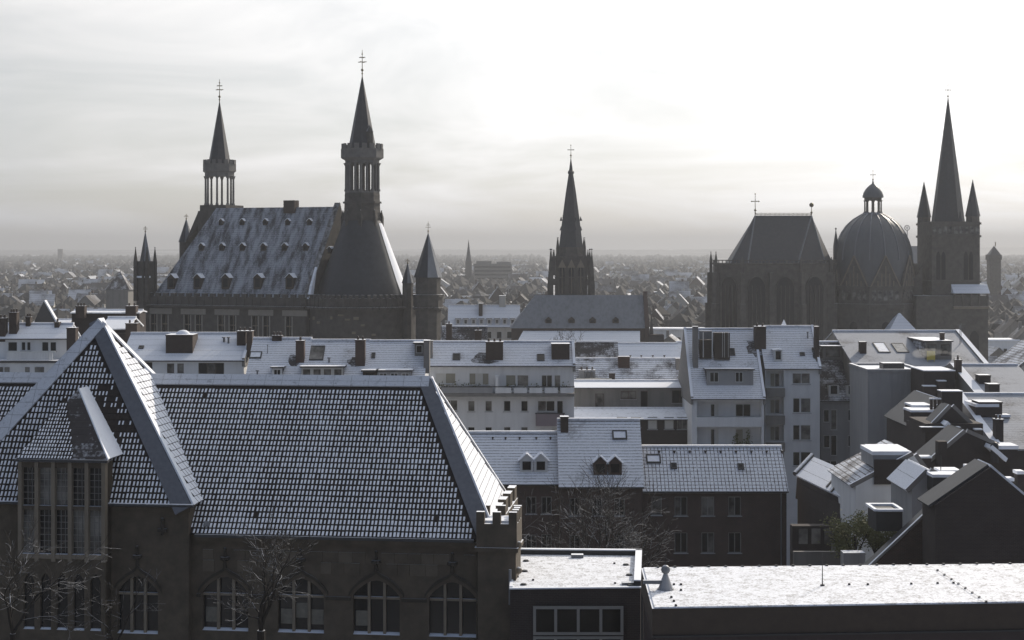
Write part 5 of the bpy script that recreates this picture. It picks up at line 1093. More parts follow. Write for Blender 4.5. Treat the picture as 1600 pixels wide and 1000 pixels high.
# ---- mansard house far behind
f1 = House('mansard_house', 'cream town house with row of attic windows under snow roof', 420, 700, 812, 510, 478, 48, 'plaster_warm', 'roof_s', [(712 + 16 * k, 518, 720 + 16 * k, 529, 1, 'glass') for k in range(6)])
for k in range(8): f1.dormer(712 + k * 12.2, 719 + k * 12.2, 498, 508, 1, 'plaster', 'snow', 'glass_mid')
f1.chimney(748, 754, 474, 494, 2, 0); f1.chimney(780, 790, 462, 480, 3, 0, 'plaster_warm')
f2 = House('gable_house', 'dark steep-gabled roof with one sunlit edge among far houses', 330, 44, 100, 512, 500, 12, 'plaster_dim', 'snow', [], fascia=False)
mb = MB(); Yg = 329.0; mb.prism([P(52, 506, Yg), P(88, 506, Yg), P(68, 471, Yg)], (0, 1.5, 0)); mb.build('gable', M['slate'], f2.o)
mb = MB(); mb.prism([P(88.5, 506, Yg - .3), P(91, 506, Yg - .3), P(69.5, 469, Yg - .3), P(68, 470, Yg - .3)], (0, 1.5, 0)); mb.build('gable_coping', M['snow_clean'], f2.o)
# ------------------------------------------------------------------ flat-roofed buildings in front
def pz(u, v, z): Y = (EYE - z) * F / (v - CV); return P(u, v, Y)
def inset(pts, d):
    c = sum(pts, Vector()) / len(pts); return [p + (c - p).normalized() * d for p in pts]
zf = Z(951, 60)
fa, fb, fc, fd = pz(1019, 951, zf), pz(1690, 940.5, zf), pz(1690, 881, zf), pz(1002, 888, zf)
fl_ = thing('flat_roofed_building', 'long low brown building with flat snow-covered roof, ventilator cowl and slim mast', 'building', (fa.x, fa.y, 0))
base = [fa, fb, fc, fd]
mb = MB(); mb.prism([p - Vector((0, 0, .12)) for p in inset(base, .12)], (0, 0, -zf + .12)); fw = mb.build('wall', M['fascia'] if 'fascia' in M else M['brick_black'], fl_)
mb = MB(); mb.prism([p - Vector((0, 0, .032)) for p in base], (0, 0, -.98)); mb.build('fascia', M['wood'], fl_)
mb = MB(); mb.prism(base, (0, 0, -.03)); mb.m[2:] = [1] * (len(mb.m) - 2); mb.build('roof_edge', [M['snow_clean'], M['metal_dark']], fl_)
mb = MB(); mb.prism([p + Vector((0, 0, .05)) for p in inset(base, .10)], (0, 0, -.046)); fsnow = mb.build('snow_layer', M['snow_flat'], fl_)
ex = (fb - fa).normalized(); eb = (fc - fd).normalized(); ed = (fd - fa).normalized()
mb = MB(); mb.obox((fa + fb) / 2 + Vector((0, -.02, -1.05)), (fb - fa) / 2, Vector((0, .06, 0)), Vector((0, 0, .035))); mb.build('drip_strip', M['metal_dark'], fl_)
for k in range(9):
    a = fa + ex * (.55 + k * 2.2) + Vector((0, -.005, -2.6)); mb = MB(); mb.obox(a + ex * .45, ex * .5, Vector((0, .05, 0)), Vector((0, 0, .9))); w = mb.build('window', M['frame_dim'], fl_)
    mb = MB(); mb.obox(a + ex * .45 + Vector((0, -.03, 0)), ex * .42, Vector((0, .03, 0)), Vector((0, 0, .8))); mb.build('pane', M['glass_mid' if k % 3 == 0 else 'glass'], w)
for k in range(26): p = fd + eb * (.7 + k * .72) - Vector((0, .12, 0)); mb = MB(); mb.obox(p + Vector((0, 0, .07)), Vector((.05, 0, 0)), Vector((0, .05, 0)), Vector((0, 0, .04))); mb.build('edge_clip', M['metal_dark'], fl_)
mb = MB(); pts = [(1465 + (1541 - 1465) * k / 7, 892 + (941 - 892) * k / 7) for k in range(8)] + [(1327, 914), (1356, 914), (1424, 913), (1465, 912), (1490, 911.5)] + [(1053, 914), (1064, 914), (1064, 923), (1049, 934), (1053, 940), (1056, 947)]
for u, v in pts: p = pz(u, v, zf + .05); mb = MB(); mb.frus(p.x, p.y, zf + .04, zf + .12, .055, .045, 8); mb.build('conductor_holder', M['metal_dark'], fl_)
mb = MB(); prev = None
for u, v in pts[:8]:
    p = pz(u, v, zf + .09) + Vector((0, 0, .03))
    if prev: mb.tube(prev, p, .008, n=4)
    prev = p
mb.build('conductor_wire', M['metal'], fl_)
p = pz(1285, 915, zf + .05); mb = MB(); mb.tube((p.x, p.y, zf), (p.x, p.y, Z(866, p.y)), .022, .012, 6); mb.frus(p.x, p.y, zf + .04, zf + .1, .1, .08, 8); mb.build('mast', M['metal_dark'], fl_)
p = pz(1040, 921, zf + .05); k_ = p.y / F
mb = MB(); mb.frus(p.x, p.y, zf + .03, zf + .10, 13 * k_, 13 * k_, 12); mb.frus(p.x, p.y, zf + .1, zf + 27 * k_, 11.5 * k_, 3.2 * k_, 12, smooth=True); cow = mb.build('ventilator', M['cowl'] if 'cowl' in M else M['metal'], fl_)
mb = MB(); mb.ball((p.x, p.y, zf + 33 * k_), 7.2 * k_, 14); mb.build('cowl', M['metal'], cow); mb = MB(); mb.tube((p.x, p.y, zf + 38 * k_), (p.x, p.y, zf + 58 * k_), .012, n=5); mb.build('spike', M['metal_dark'], cow)
q_ = pz(1004, 909, zf + .05); mb = MB(); mb.obox(Vector(((p.x + q_.x) / 2 - .1, p.y - .02, zf + 14 * k_)), Vector(((p.x - q_.x) / 2, 0, 0)), Vector((0, .09, 0)), Vector((0, 0, .07))); mb.build('duct', M['metal'], cow)
# annex beside the hall
za = Z(921, 72.5)
aa, ab_, ac, ad = pz(796, 921, za), pz(1002, 919, za), pz(1003, 868, za), pz(800, 866, za)
an = thing('hall_annex', 'small flat-roofed annex with band of grey windows between the hall and the long flat building', 'annex', (aa.x, aa.y, 0))
base = [aa, ab_, ac, ad]
mb = MB(); mb.prism([p - Vector((0, 0, .02)) for p in inset(base, .05)], (0, 0, -za + .02)); mb.build('wall', M['brick_black'], an)
mb = MB(); mb.prism([p + Vector((0, 0, .05)) for p in inset(base, .25)], (0, 0, -.045)); mb.build('snow_layer', M['snow_flat'], an)
mb = MB(); mb.prism([aa, ab_, ab_ + Vector((0, .18, 0)), aa + Vector((0, .18, 0))], (0, 0, .06)); mb.build('roof_edge', M['snow_clean'], an)
def rim(a, b, w, h, nm):
    t = (b - a).normalized(); n_ = Vector((-t.y, t.x, 0)); mb = MB(); mb.prism([a, b, b + n_ * w, a + n_ * w], (0, 0, h), 0); mb.prism([a + Vector((0, 0, h + .003)), b + Vector((0, 0, h + .003)), b + n_ * w + Vector((0, 0, h + .003)), a + n_ * w + Vector((0, 0, h + .003))], (0, 0, .05), 1); mb.build(nm, [M['metal_dark'], M['snow_clean']], an)
rim(ac, ad, .3, .28, 'parapet'); rim(ab_ + Vector((0, .2, 0)), ac - Vector((0, .05, 0)), .32, .28, 'parapet'); rim(ad - Vector((0, .32, 0)), aa + Vector((0, .2, 0)), .15, .05, 'parapet')
for u, v in ((822, 877), (820, 893), (818, 914), (978, 883), (983, 899), (985, 915), (960, 881), (961, 912), (809, 902), (833, 907)):
    p = pz(u, v, za + .05); big = u not in (960, 961, 809, 833); mb = MB(); mb.frus(p.x, p.y, za + .03, za + .12, .19 if big else .06, .12 if big else .05, 8); mb.build('roof_vent', M['metal_dark'], an)
p = pz(902, 871, za + .05); mb = MB(); mb.box(p.x - .3, p.x + .3, p.y - .2, p.y + .15, za + .04, za + .22, 0, 1); mb.build('roof_hatch', [M['metal'], M['snow_clean']], an)
p = pz(982, 913, za + .05); mb = MB(); mb.box(p.x - .3, p.x + .25, p.y - .2, p.y + .2, za + .04, za + .16); mb.build('roof_hatch', M['metal'], an)
ya = min(aa.y, ab_.y) - .03
for r_, (v0, v1) in enumerate(((947, 992), (994, 1045))):
    f_ = MB(); frame_mb(f_, X(833, ya), X(974, ya), Z(v1, ya), Z(v0, ya), ya - .05, 4, 1, .13, .07); f_ = f_.build('window', M['frame_dim'], an)
    for k in range(4): a, b = 836 + k * 35, 868 + k * 35; mb = MB(); mb.box(X(a, ya), X(b, ya), ya - .01, ya + .0, Z(v1 - 2, ya), Z(v0 + 2, ya)); mb.build('pane', M['glass_clear'] if 'glass_clear' in M else M['glass'], f_)
mb = MB(); mb.tube((X(1003, ya), ya - .12, 0), (X(1003, ya), ya - .12, za + .1), .06); mb.build('downpipe', M['metal_dark'], an)
mb = MB(); mb.tube((X(797, 73.9), 73.9, za - 1), (X(797, 73.9), 73.9, Z(890, 73.9)), .07); mb.build('drain_pipe', M['metal'], hall)

# ------------------------------------------------------------------ crowded roofs at the right
def gable_house(name, label, Y, dep, ap_, le, re, wall='brick_black', rl_='roof_b', rr_='snow_clean', cop=True, cat='house', vb=None, th_=.16):
    o = thing(name, label, cat, (X(ap_[0], Y), Y, 0)); A, L_, R_ = P(*ap_, Y), P(*le, Y), P(*re, Y)
    mb = MB(); mb.prism([Vector((L_.x, Y, 0)), Vector((R_.x, Y, 0)), R_, A, L_], (0, dep, 0)); o_wall = mb.build('wall', M[wall], o)
    for e, m_, nm in ((L_, rl_, 'roof'), (R_, rr_, 'roof')):
        d = (e - A).normalized(); n_ = d.cross(Vector((0, 1, 0))); n_ = n_ if n_.z > 0 else -n_; e2 = e + d * .3
        mb = MB(); mb.prism([A + n_ * .01 + Vector((0, .3, 0)), e2 + n_ * .01 + Vector((0, .3, 0)), e2 + n_ * th_ + Vector((0, .3, 0)), A + n_ * th_ + Vector((0, .3, 0))], (0, dep - .3, 0)); mb.build(nm, M[m_], o)
        if cop: mb = MB(); mb.prism([A + n_ * .012, e2 + n_ * .012, e2 + n_ * (th_ + .16), A + n_ * (th_ + .16)], (0, .3, 0)); mb.build('coping', M['capstone'], o)
    return o
def block(o, name, u0, u1, v0, v1, Y, dep, mat, snow=True, thick=.12, parent=None):
    """box with a cap of snow lying on it"""
    mb = MB(); zt = Z(v0, Y); mb.box(X(u0, Y), X(u1, Y), Y, Y + dep, Z(v1, Y), zt); b = mb.build(name, M[mat], parent or o)
    if snow: mb = MB(); mb.box(X(u0, Y) - .06, X(u1, Y) + .06, Y - .06, Y + dep + .06, zt + .002, zt + thick); mb.build('snow_cap', M['snow_clean'], b)
    return b
h0 = gable_house('row_house', 'pale sunlit street-front house at the end of the roof cluster', 186, 10, (1640, 540), (1580, 586), (1700, 600), 'plaster_warm', 'roof_b', 'snow_clean')
for k in range(3): block(h0, 'window_surround', 1584 + 2 * k, 1592 + 2 * k, 606 + 30 * k, 626 + 30 * k, 185.85, .1, 'frame', False)
h1 = House('row_house', 'slate-roofed row house with wide sunlit snow band down its party wall', 162, 1590, 1700, 690, 572, 14.6, 'brick_black', 'roof_p', [], coping='L', fascia=False, cw=.55)
h1.chimney(1494, 1503, 562, 585, .9, 1); h1.skylight(1530, 606, 1534, 611, False); h1.chimney(1545, 1562, 600, 622, 1.5, 0, 'brick_black'); h1.chimney(1568, 1586, 640, 662, 1.2, 2, 'brick_black'); h1.chimney(1530, 1548, 586, 600, 1.5, 0, 'brick_black')
hm = House('row_house', 'lower row house behind the dark gables with second snow-topped party wall', 150, 1560, 1680, 702, 618, 16, 'brick_black', 'roof_p', [], coping='L', fascia=False, cw=.4)
hm.chimney(1530, 1566, 628, 652, 2.5, 0, 'brick_black'); hm.chimney(1556, 1568, 655, 690, 1.0, 2, 'brick_black')
hk = thing('roof_cluster_wall', 'dark party wall block with snow-lined top beside the blank grey block', 'building', (X(1470, 180), 180, 0))
block(hk, 'wall', 1444, 1492, 580, 760, 180, 6, 'brick_black', thick=.1); block(hk, 'chimney', 1444, 1462, 604, 640, 179, .8, 'chimney'); block(hk, 'chimney', 1466, 1478, 596, 640, 179.2, .8, 'chimney')
h2 = gable_house('row_house', 'dark row house carrying a broad square chimney stack capped with snow', 158, 12, (1478, 628), (1430, 668), (1560, 700), 'brick_black', 'slate', 'snow_clean')
block(h2, 'chimney_stack', 1472, 1504, 612, 660, 157.4, 1.6, 'brick_black', thick=.08); block(h2, 'dormer', 1424, 1462, 644, 664, 157, 3, 'brick_black', thick=.2); block(h2, 'dormer', 1426, 1460, 636, 642, 160, 3, 'brick_black', thick=.2); block(h2, 'chimney', 1420, 1433, 658, 700, 156, 1.0, 'brick_black', False); block(h2, 'dormer', 1525, 1560, 636, 652, 157.2, 4, 'brick_black', thick=.3); block(h2, 'chimney', 1560, 1578, 652, 680, 157, 1.5, 'chimney', thick=.25)
for u in (1454, 1460, 1466): block(h2, 'chimney_pot', u, u + 3.5, 624, 640, 157.2, .3, 'chimney')
h3 = gable_house('row_house', 'small dark gable with thin snow-outlined edges in front of the chimney stack', 143, 3, (1487, 636), (1462, 662), (1514, 662), 'brick_black', 'slate', 'slate')
block(h3, 'wall_block', 1446, 1536, 662, 760, 142.4, 6, 'brick_black', False); block(h3, 'dormer', 1478, 1503, 668, 690, 141.9, .4, 'brick_black', False)
mb = MB(); a, b = P(1476, 664, 141.5), P(1499, 688, 141.5); n_ = Vector((.7, 0, .7)); mb.prism([a, b, b + n_ * .45, a + n_ * .45], (0, 1.6, 0)); mb.build('snow_ledge', M['snow_clean'], h3); block(h3, 'chimney', 1524, 1534, 672, 700, 141.8, .9, 'chimney')
block(h3, 'parapet', 1440, 1500, 668, 676, 141.6, .6, 'brick_black', thick=.05)
h4 = gable_house('row_house', 'dark-roofed row house with sloping snowy lean-to on its flank', 130, 5, (1510, 676), (1446, 730), (1578, 706), 'brick_black', 'slate', 'slate')
block(h4, 'dormer', 1560, 1590, 702, 724, 128.6, 2, 'brick_black', thick=.3); mb = MB(); c = P(1554, 703, 128.5); mb.frus(c.x, c.y, c.z - 1, c.z + .3, .32, .32, 12); mb.ball((c.x, c.y, c.z + .32), .34, 10); mb.build('round_flue', M['metal_dark'], h4)
block(h4, 'chimney', 1437, 1455, 716, 760, 128, .9, 'brick_black', thick=.15); block(h4, 'chimney', 1466, 1480, 690, 730, 129, .9, 'brick_black', False)
mb = MB(); a, b = P(1549, 702, 128), P(1572, 722, 128); mb.prism([a, b, b + Vector((.15, 0, .3)), a + Vector((.15, 0, .3))], (0, 2.2, 0)); mb.build('snow_ledge', M['snow_clean'], h4)
h5 = gable_house('white_house', 'white-walled house under a dark gable with snow-loaded flat dormer', 118, 9, (1428, 712), (1337, 760), (1470, 770), 'plaster', 'roof_b', 'roof_c')
block(h5, 'gable_cladding', 1366, 1424, 718, 757, 117.85, .1, 'brick_black', False); block(h5, 'dormer', 1364, 1422, 711, 730, 118.5, 4, 'plaster_grey', thick=.28); block(h5, 'window', 1398, 1416, 764, 780, 117.93, .06, 'glass_mid', False); block(h5, 'dormer', 1366, 1416, 704, 712, 121, 3, 'plaster_grey', thick=.12)
h6 = gable_house('brick_gable_house', 'large sooty brick gable house behind the long flat roof', 97, 3, (1548, 730), (1461, 790), (1690, 850), 'brick_black', 'slate', 'snow', cop=False)
h7 = gable_house('brick_gable_house', 'brown brick gable wall with thin snow line down its verge', 101, 1.2, (1465, 790), (1358, 890), (1560, 880), 'brick', 'slate', 'slate', cop=False)
mb = MB(); a, b = P(1358, 889, 100.9), P(1462, 791, 100.9); n_ = Vector((-.69, 0, .72)); mb.prism([a, b, b + n_ * .16, a + n_ * .16], (0, .25, 0)); mb.build('verge_snow', M['capstone'], h7)
block(h7, 'roof_dormer', 1369, 1410, 799, 830, 103, 2.4, 'metal_dark', False); zt = Z(799, 103)
for a in ((1366, 1371, 103, 105.6), (1371, 1411, 105.2, 105.6), (1371, 1411, 102.9, 103.2), (1407, 1412, 103.2, 105.2)): mb = MB(); mb.box(X(a[0], 103), X(a[1], 103), a[2], a[3], zt, zt + .14); mb.build('dormer_rim', M['snow_clean'], h7)
h8 = gable_house('slate_house', 'snow-glazed lean-to roof with skylight between the white house and brick gable', 108, 6, (1452, 738), (1425, 765), (1500, 762), 'plaster_grey', 'roof_s', 'snow_clean')
block(h8, 'dormer', 1458, 1500, 746, 770, 106.5, 1.5, 'metal_dark', thick=.2); block(h8, 'chimney', 1470, 1500, 738, 746, 108.5, 1.5, 'chimney', thick=.15); block(h8, 'chimney', 1512, 1530, 732, 760, 107, .8, 'chimney', thick=.2); mb = MB(); c = P(1470, 735, 107); mb.tube(c, c + Vector((0, 0, 1.0)), .03); mb.build('aerial', M['metal_dark'], h8)
for u, v in ((1574, 752), (1590, 741), (1580, 768)): block(h6, 'roof_vent', u, u + 9, v, v + 16, 97 + 1.5, .7, 'brick_black', thick=.2)
# lean-to with skylights in the yard
A_, D_ = P(1243, 742, 135.4), P(1338, 788, 119.6); B_ = P(1270, 713, 137.5); C_ = B_ + (D_ - A_)
ln = thing('courtyard_lean_to', 'sloping snow-covered courtyard roof with small skylights', 'shed', (A_.x, A_.y, 0))
nn_ = (D_ - A_).cross(B_ - A_).normalized(); nn_ = nn_ if nn_.z > 0 else -nn_
mb = MB(); mb.prism([A_, D_, C_, B_], -nn_ * .2); lr = mb.build('roof', M['roof_s'], ln)
mb = MB(); mb.prism([Vector((p.x, p.y, 0)) for p in inset([A_, D_, C_, B_], .4)], (0, 0, min(D_.z, C_.z) - .6)); mb.prism([A_ - nn_ * .25, D_ - nn_ * .25, Vector((D_.x, D_.y, D_.z - 2)), Vector((A_.x, A_.y, D_.z - 2))], (.3, .03, 0)); mb.build('wall', M['brick_black'], ln)
e1_, e2_ = (D_ - A_).normalized(), (B_ - A_).normalized()
for s, t in ((.52, .5), (.62, .42), (.72, .62)):
    c = A_ + (D_ - A_) * s + (B_ - A_) * t + nn_ * .06; mb = MB(); mb.obox(c, e1_ * .12, e2_ * 1.3, nn_ * .05); mb.build('skylight', M['metal_dark'], lr)
mb = MB(); mb.tube(A_ + nn_ * .1, B_ + nn_ * .1, .22, n=8); mb.build('ridge_roll', M['gutter'], lr)
yd = thing('courtyard_house', 'dark low courtyard building with pale parapet below the lean-to', 'house', (X(1290, 112), 112, 0))
mb = MB(); mb.box(X(1238, 118), X(1330, 118), 118, 119, 0, Z(822, 118)); mb.build('wall', M['brick_black'], yd); mb = MB(); mb.box(X(1318, 108), X(1352, 108), 108, 109, 0, Z(864, 108), 0, 1); mb.build('parapet', [M['plaster_grey'], M['snow']], yd)
mb = MB(); mb.box(X(1300, 117.6), X(1306, 117.6), 117.6, 117.9, 0, Z(850, 117.6)); mb.box(X(1240, 112), X(1320, 112), 112, 112.3, 0, Z(862, 112)); mb.build('yard_wall', M['plaster_dim'], yd)
for k in range(4): block(yd, 'window', 1248 + 20 * k, 1262 + 20 * k, 826, 850, 117.9, .08, 'glass_mid', False)

# ------------------------------------------------------------------ trees
def bare_tree(label, x, y, z_split, height, spread, seed, levels=6, trunk_r=.28, lean=(0, 0), name='bare_tree', group=None, fork=3, twig=.012):
    rnd = random.Random(seed); o = thing(name, label, 'tree', (x, y, 0)); tk = MB(True); cr = MB(True)
    def limb(mb, p, d, L_, r, lev):
        n_ = 3; q = p; r0_ = r
        for i in range(n_):
            d = (d + Vector((rnd.gauss(0, .16), rnd.gauss(0, .16), rnd.gauss(.05, .1)))).normalized(); q2 = q + d * L_ / n_; r1_ = max(twig, r * (1 - .38 * (i + 1) / n_))
            mb.tube(q, q2, r0_, r1_, 6 if lev < 2 else 4 if lev < 4 else 3, caps=False); q, r0_ = q2, r1_
            if lev < levels and i < n_ - 1 and rnd.random() < .75:
                s = d.orthogonal().normalized(); s.rotate(Matrix.Rotation(rnd.uniform(0, 6.28), 3, d)); limb(cr, q, (d * .65 + s * rnd.uniform(.5, .9) * spread).normalized(), L_ * rnd.uniform(.5, .75), r0_ * .5, lev + 1)
        if lev < levels:
            for _ in range(2):
                s = d.orthogonal().normalized(); s.rotate(Matrix.Rotation(rnd.uniform(0, 6.28), 3, d)); limb(cr, q, (d + s * rnd.uniform(.3, .75) * spread).normalized(), L_ * rnd.uniform(.62, .82), r0_ * .72, lev + 1)
    top = Vector((lean[0], lean[1], z_split)); tk.tube((0, 0, 0), top * .5, trunk_r * 1.3, trunk_r * 1.1, 8); tk.tube(top * .5, top, trunk_r * 1.1, trunk_r, 8)
    for k in range(fork):
        a = 6.28 * k / fork + rnd.uniform(-.5, .5); limb(cr, top, Vector((math.cos(a) * .5 * spread, math.sin(a) * .5 * spread, 1)).normalized(), height * .36, trunk_r * .62, 1)
    tk.build('trunk', M['bark'], o); cr.build('crown', M['bark'], o); return o
p = P(925, 890, 114); bare_tree('large bare tree with many fine twigs in front of the brick houses', p.x, p.y, 13.5, 11.0, .9, 11, 6, .3, fork=4)
p = P(870, 890, 112); bare_tree('slimmer bare tree growing close to the annex roof', p.x, p.y, 12.0, 9.0, .9, 12, 5, .2)
p = P(985, 890, 116); bare_tree('low bare shrub-like tree below the brick windows', p.x, p.y, 14.5, 7.5, 1.1, 13, 5, .18)
p = P(408, 1000, 66); bare_tree('leafless forked tree with snow on its boughs before the arched windows', p.x, p.y, Z(985, 66), 4.6, .95, 33, 5, .17, fork=3, twig=.008)
p = P(20, 1000, 67); bare_tree('thin leafless tree beside the mullioned bay', p.x, p.y, Z(990, 67), 5.2, 1.0, 15, 5, .12, fork=3, twig=.008)
p = P(180, 1000, 68); bare_tree('small leafless tree under the wing window', p.x, p.y, Z(1010, 68), 3.8, .9, 26, 4, .10, fork=2, twig=.008)
p = P(882, 540, 372); bare_tree('small far bare tree against the church aisle roof', p.x, p.y, 14, 9, 1.3, 17, 5, .2, twig=.03)
def evergreen(label, u, v, Y, r, seed, group=None):
    c = P(u, v, Y); rnd = random.Random(seed); o = thing('evergreen_shrub', label, 'shrub', (c.x, c.y, 0)); mb = MB(); mb.tube((c.x, c.y, 0), (c.x, c.y, c.z), .15, .08); 
    for k in range(5): mb.tube((c.x, c.y, c.z - r), c + Vector((rnd.uniform(-1, 1), rnd.uniform(-1, 1), rnd.uniform(-.3, .6))) * r * .8, .06, .02, 5)
    mb.build('trunk', M['bark'], o); mb = MB()
    cl_ = [Vector((rnd.gauss(0, .5), rnd.gauss(0, .5), rnd.gauss(0, .38))) * r for _ in range(12)]
    for k in range(2600):
        q = c + rnd.choice(cl_) + Vector((rnd.gauss(0, 1), rnd.gauss(0, 1), rnd.gauss(0, .9))) * r * .22; a = Vector((rnd.gauss(0, 1), rnd.gauss(0, 1), rnd.gauss(0, .6))).normalized() * .11; b = a.orthogonal().normalized() * .05
        mb.face([q - a, q + b, q + a, q - b])
    mb.build('crown', M['leaf'], o)
evergreen('yellow-green evergreen shrub in the yard by the white wall', 1336, 836, 110, 1.7, 3)
evergreen('dark rounded evergreen behind the yellow-green shrub', 1368, 838, 112, 1.3, 4)

# ------------------------------------------------------------------ wisp of chimney smoke
sm = bpy.data.materials.new('chimney_smoke'); sm.use_nodes = True; n_ = sm.node_tree.nodes; n_.clear(); so_ = n_.new('ShaderNodeOutputMaterial'); sv = n_.new('ShaderNodeVolumePrincipled')
sv.inputs['Color'].default_value = (.95, .95, .95, 1); sv.inputs['Density'].default_value = .16; sv.inputs['Anisotropy'].default_value = .3; sm.node_tree.links.new(sv.outputs[0], so_.inputs['Volume'])
mb = MB(); rs = random.Random(2); c = P(1497, 560, 187)
for k in range(7):
    t = k / 6; q = c + Vector((-4.2 * t, 1.0 * t, .5 + .9 * t - .9 * t * t)); r = .25 + .65 * t; mb.ball((q.x, q.y, q.z), r * rs.uniform(.8, 1.2), 10, 0, .6)
tag(mb.build('chimney_smoke', sm), 'thin white smoke drifting from a chimney by the sunlit party wall', 'smoke')
# ------------------------------------------------------------------ far landmarks
def simple(name, label, cat, Y, parts, group=None):
    u, _ = parts[0][1][0], 0; o = thing(name, label, cat, (X(u, Y), Y, 0), 0, group)
    for nm, (u0, u1, v0, v1), dep, kind, mat in parts:
        mb = MB(); x0, x1, z0, z1 = X(u0, Y), X(u1, Y), Z(v1, Y), Z(v0, Y); cx = (x0 + x1) / 2; cy = Y + dep / 2
        if v1 > 2000: z0 = 0
        if kind == 'box': mb.box(x0, x1, Y, Y + dep, z0, z1)
        elif kind == 'pyr': mb.frus(cx, cy, z0, z1, (x1 - x0) / 2 * 1.414, .02, 4, R(45))
        elif kind == 'cone': mb.frus(cx, cy, z0, z1, (x1 - x0) / 2, .02, 8, R(22.5))
        elif kind == 'front': mb.box(x0, x1, Y - .15, Y - .02, z0, z1)
        elif kind == 'ring':
            r = (x1 - x0) / 2
            for k in range(16): a, b = R(22.5 * k), R(22.5 * (k + 1)); mb.tube((cx + r * math.cos(a), cy, (z0 + z1) / 2 + r * math.sin(a)), (cx + r * math.cos(b), cy, (z0 + z1) / 2 + r * math.sin(b)), .18, n=4)
            for k in range(4): a = R(45 * k); mb.tube((cx - r * math.cos(a), cy, (z0 + z1) / 2 - r * math.sin(a)), (cx + r * math.cos(a), cy, (z0 + z1) / 2 + r * math.sin(a)), .08, n=4)
        mb.build(nm, M[mat], o)
    return o
simple('distant_church', 'hazy distant church with thin needle spire beside the slab block', 'church', 1300, [('tower', (727, 737, 408, 9999), 6, 'box', 'stone_town'), ('spire', (727.5, 736.5, 374, 408), 4.7, 'cone', 'slate'), ('nave', (715, 728, 430, 9999), 20, 'box', 'stone_town')])
simple('slab_block', 'distant flat-topped office slab with rows of windows', 'building', 1310, [('wall', (740, 800, 412, 9999), 12, 'box', 'plaster_dim'), ('roof_house', (744, 768, 408, 412), 6, 'box', 'plaster_dim'), ('roof_house', (776, 798, 409, 412), 6, 'box', 'plaster_dim')] + [('window_band', (742, 798, 416 + 6 * k, 418.5 + 6 * k), 1, 'front', 'glass') for k in range(4)])
simple('stone_tower', 'distant square tower with pointed cap in the haze beyond the cathedral', 'tower', 800, [('tower', (1547, 1564, 404, 9999), 5.6, 'box', 'stone_dom'), ('gallery', (1545.5, 1565.5, 398, 406), 6.2, 'box', 'stone_dom'), ('roof', (1547, 1564, 384, 398), 5.4, 'pyr', 'slate'), ('finial', (1555, 1556, 378, 385), .5, 'box', 'gold')])
simple('far_water_tower', 'tiny boxy tower on the far horizon', 'tower', 3600, [('tower', (90, 97, 389, 9999), 8, 'box', 'stone_town')])
simple('ring_mast', 'slim mast with round ring on top rising behind the dome', 'mast', 640, [('pole', (1417, 1418.2, 360, 9999), .3, 'box', 'metal'), ('ring', (1413.5, 1421.5, 352, 360), .3, 'ring', 'metal')])
simple('pale_block', 'pale block seen between the dome and the west tower', 'building', 560, [('wall', (1421, 1442, 386, 9999), 8, 'box', 'plaster_grey'), ('roof', (1420, 1443, 384.5, 386), 8.5, 'box', 'metal')])
simple('pyramid_roofed_house', 'big far house with tall pyramid roof left of the town hall', 'house', 620, [('wall', (166, 200, 452, 9999), 9, 'box', 'plaster_dim'), ('roof', (163, 203, 424, 453), 9.5, 'pyr', 'roof_c')])

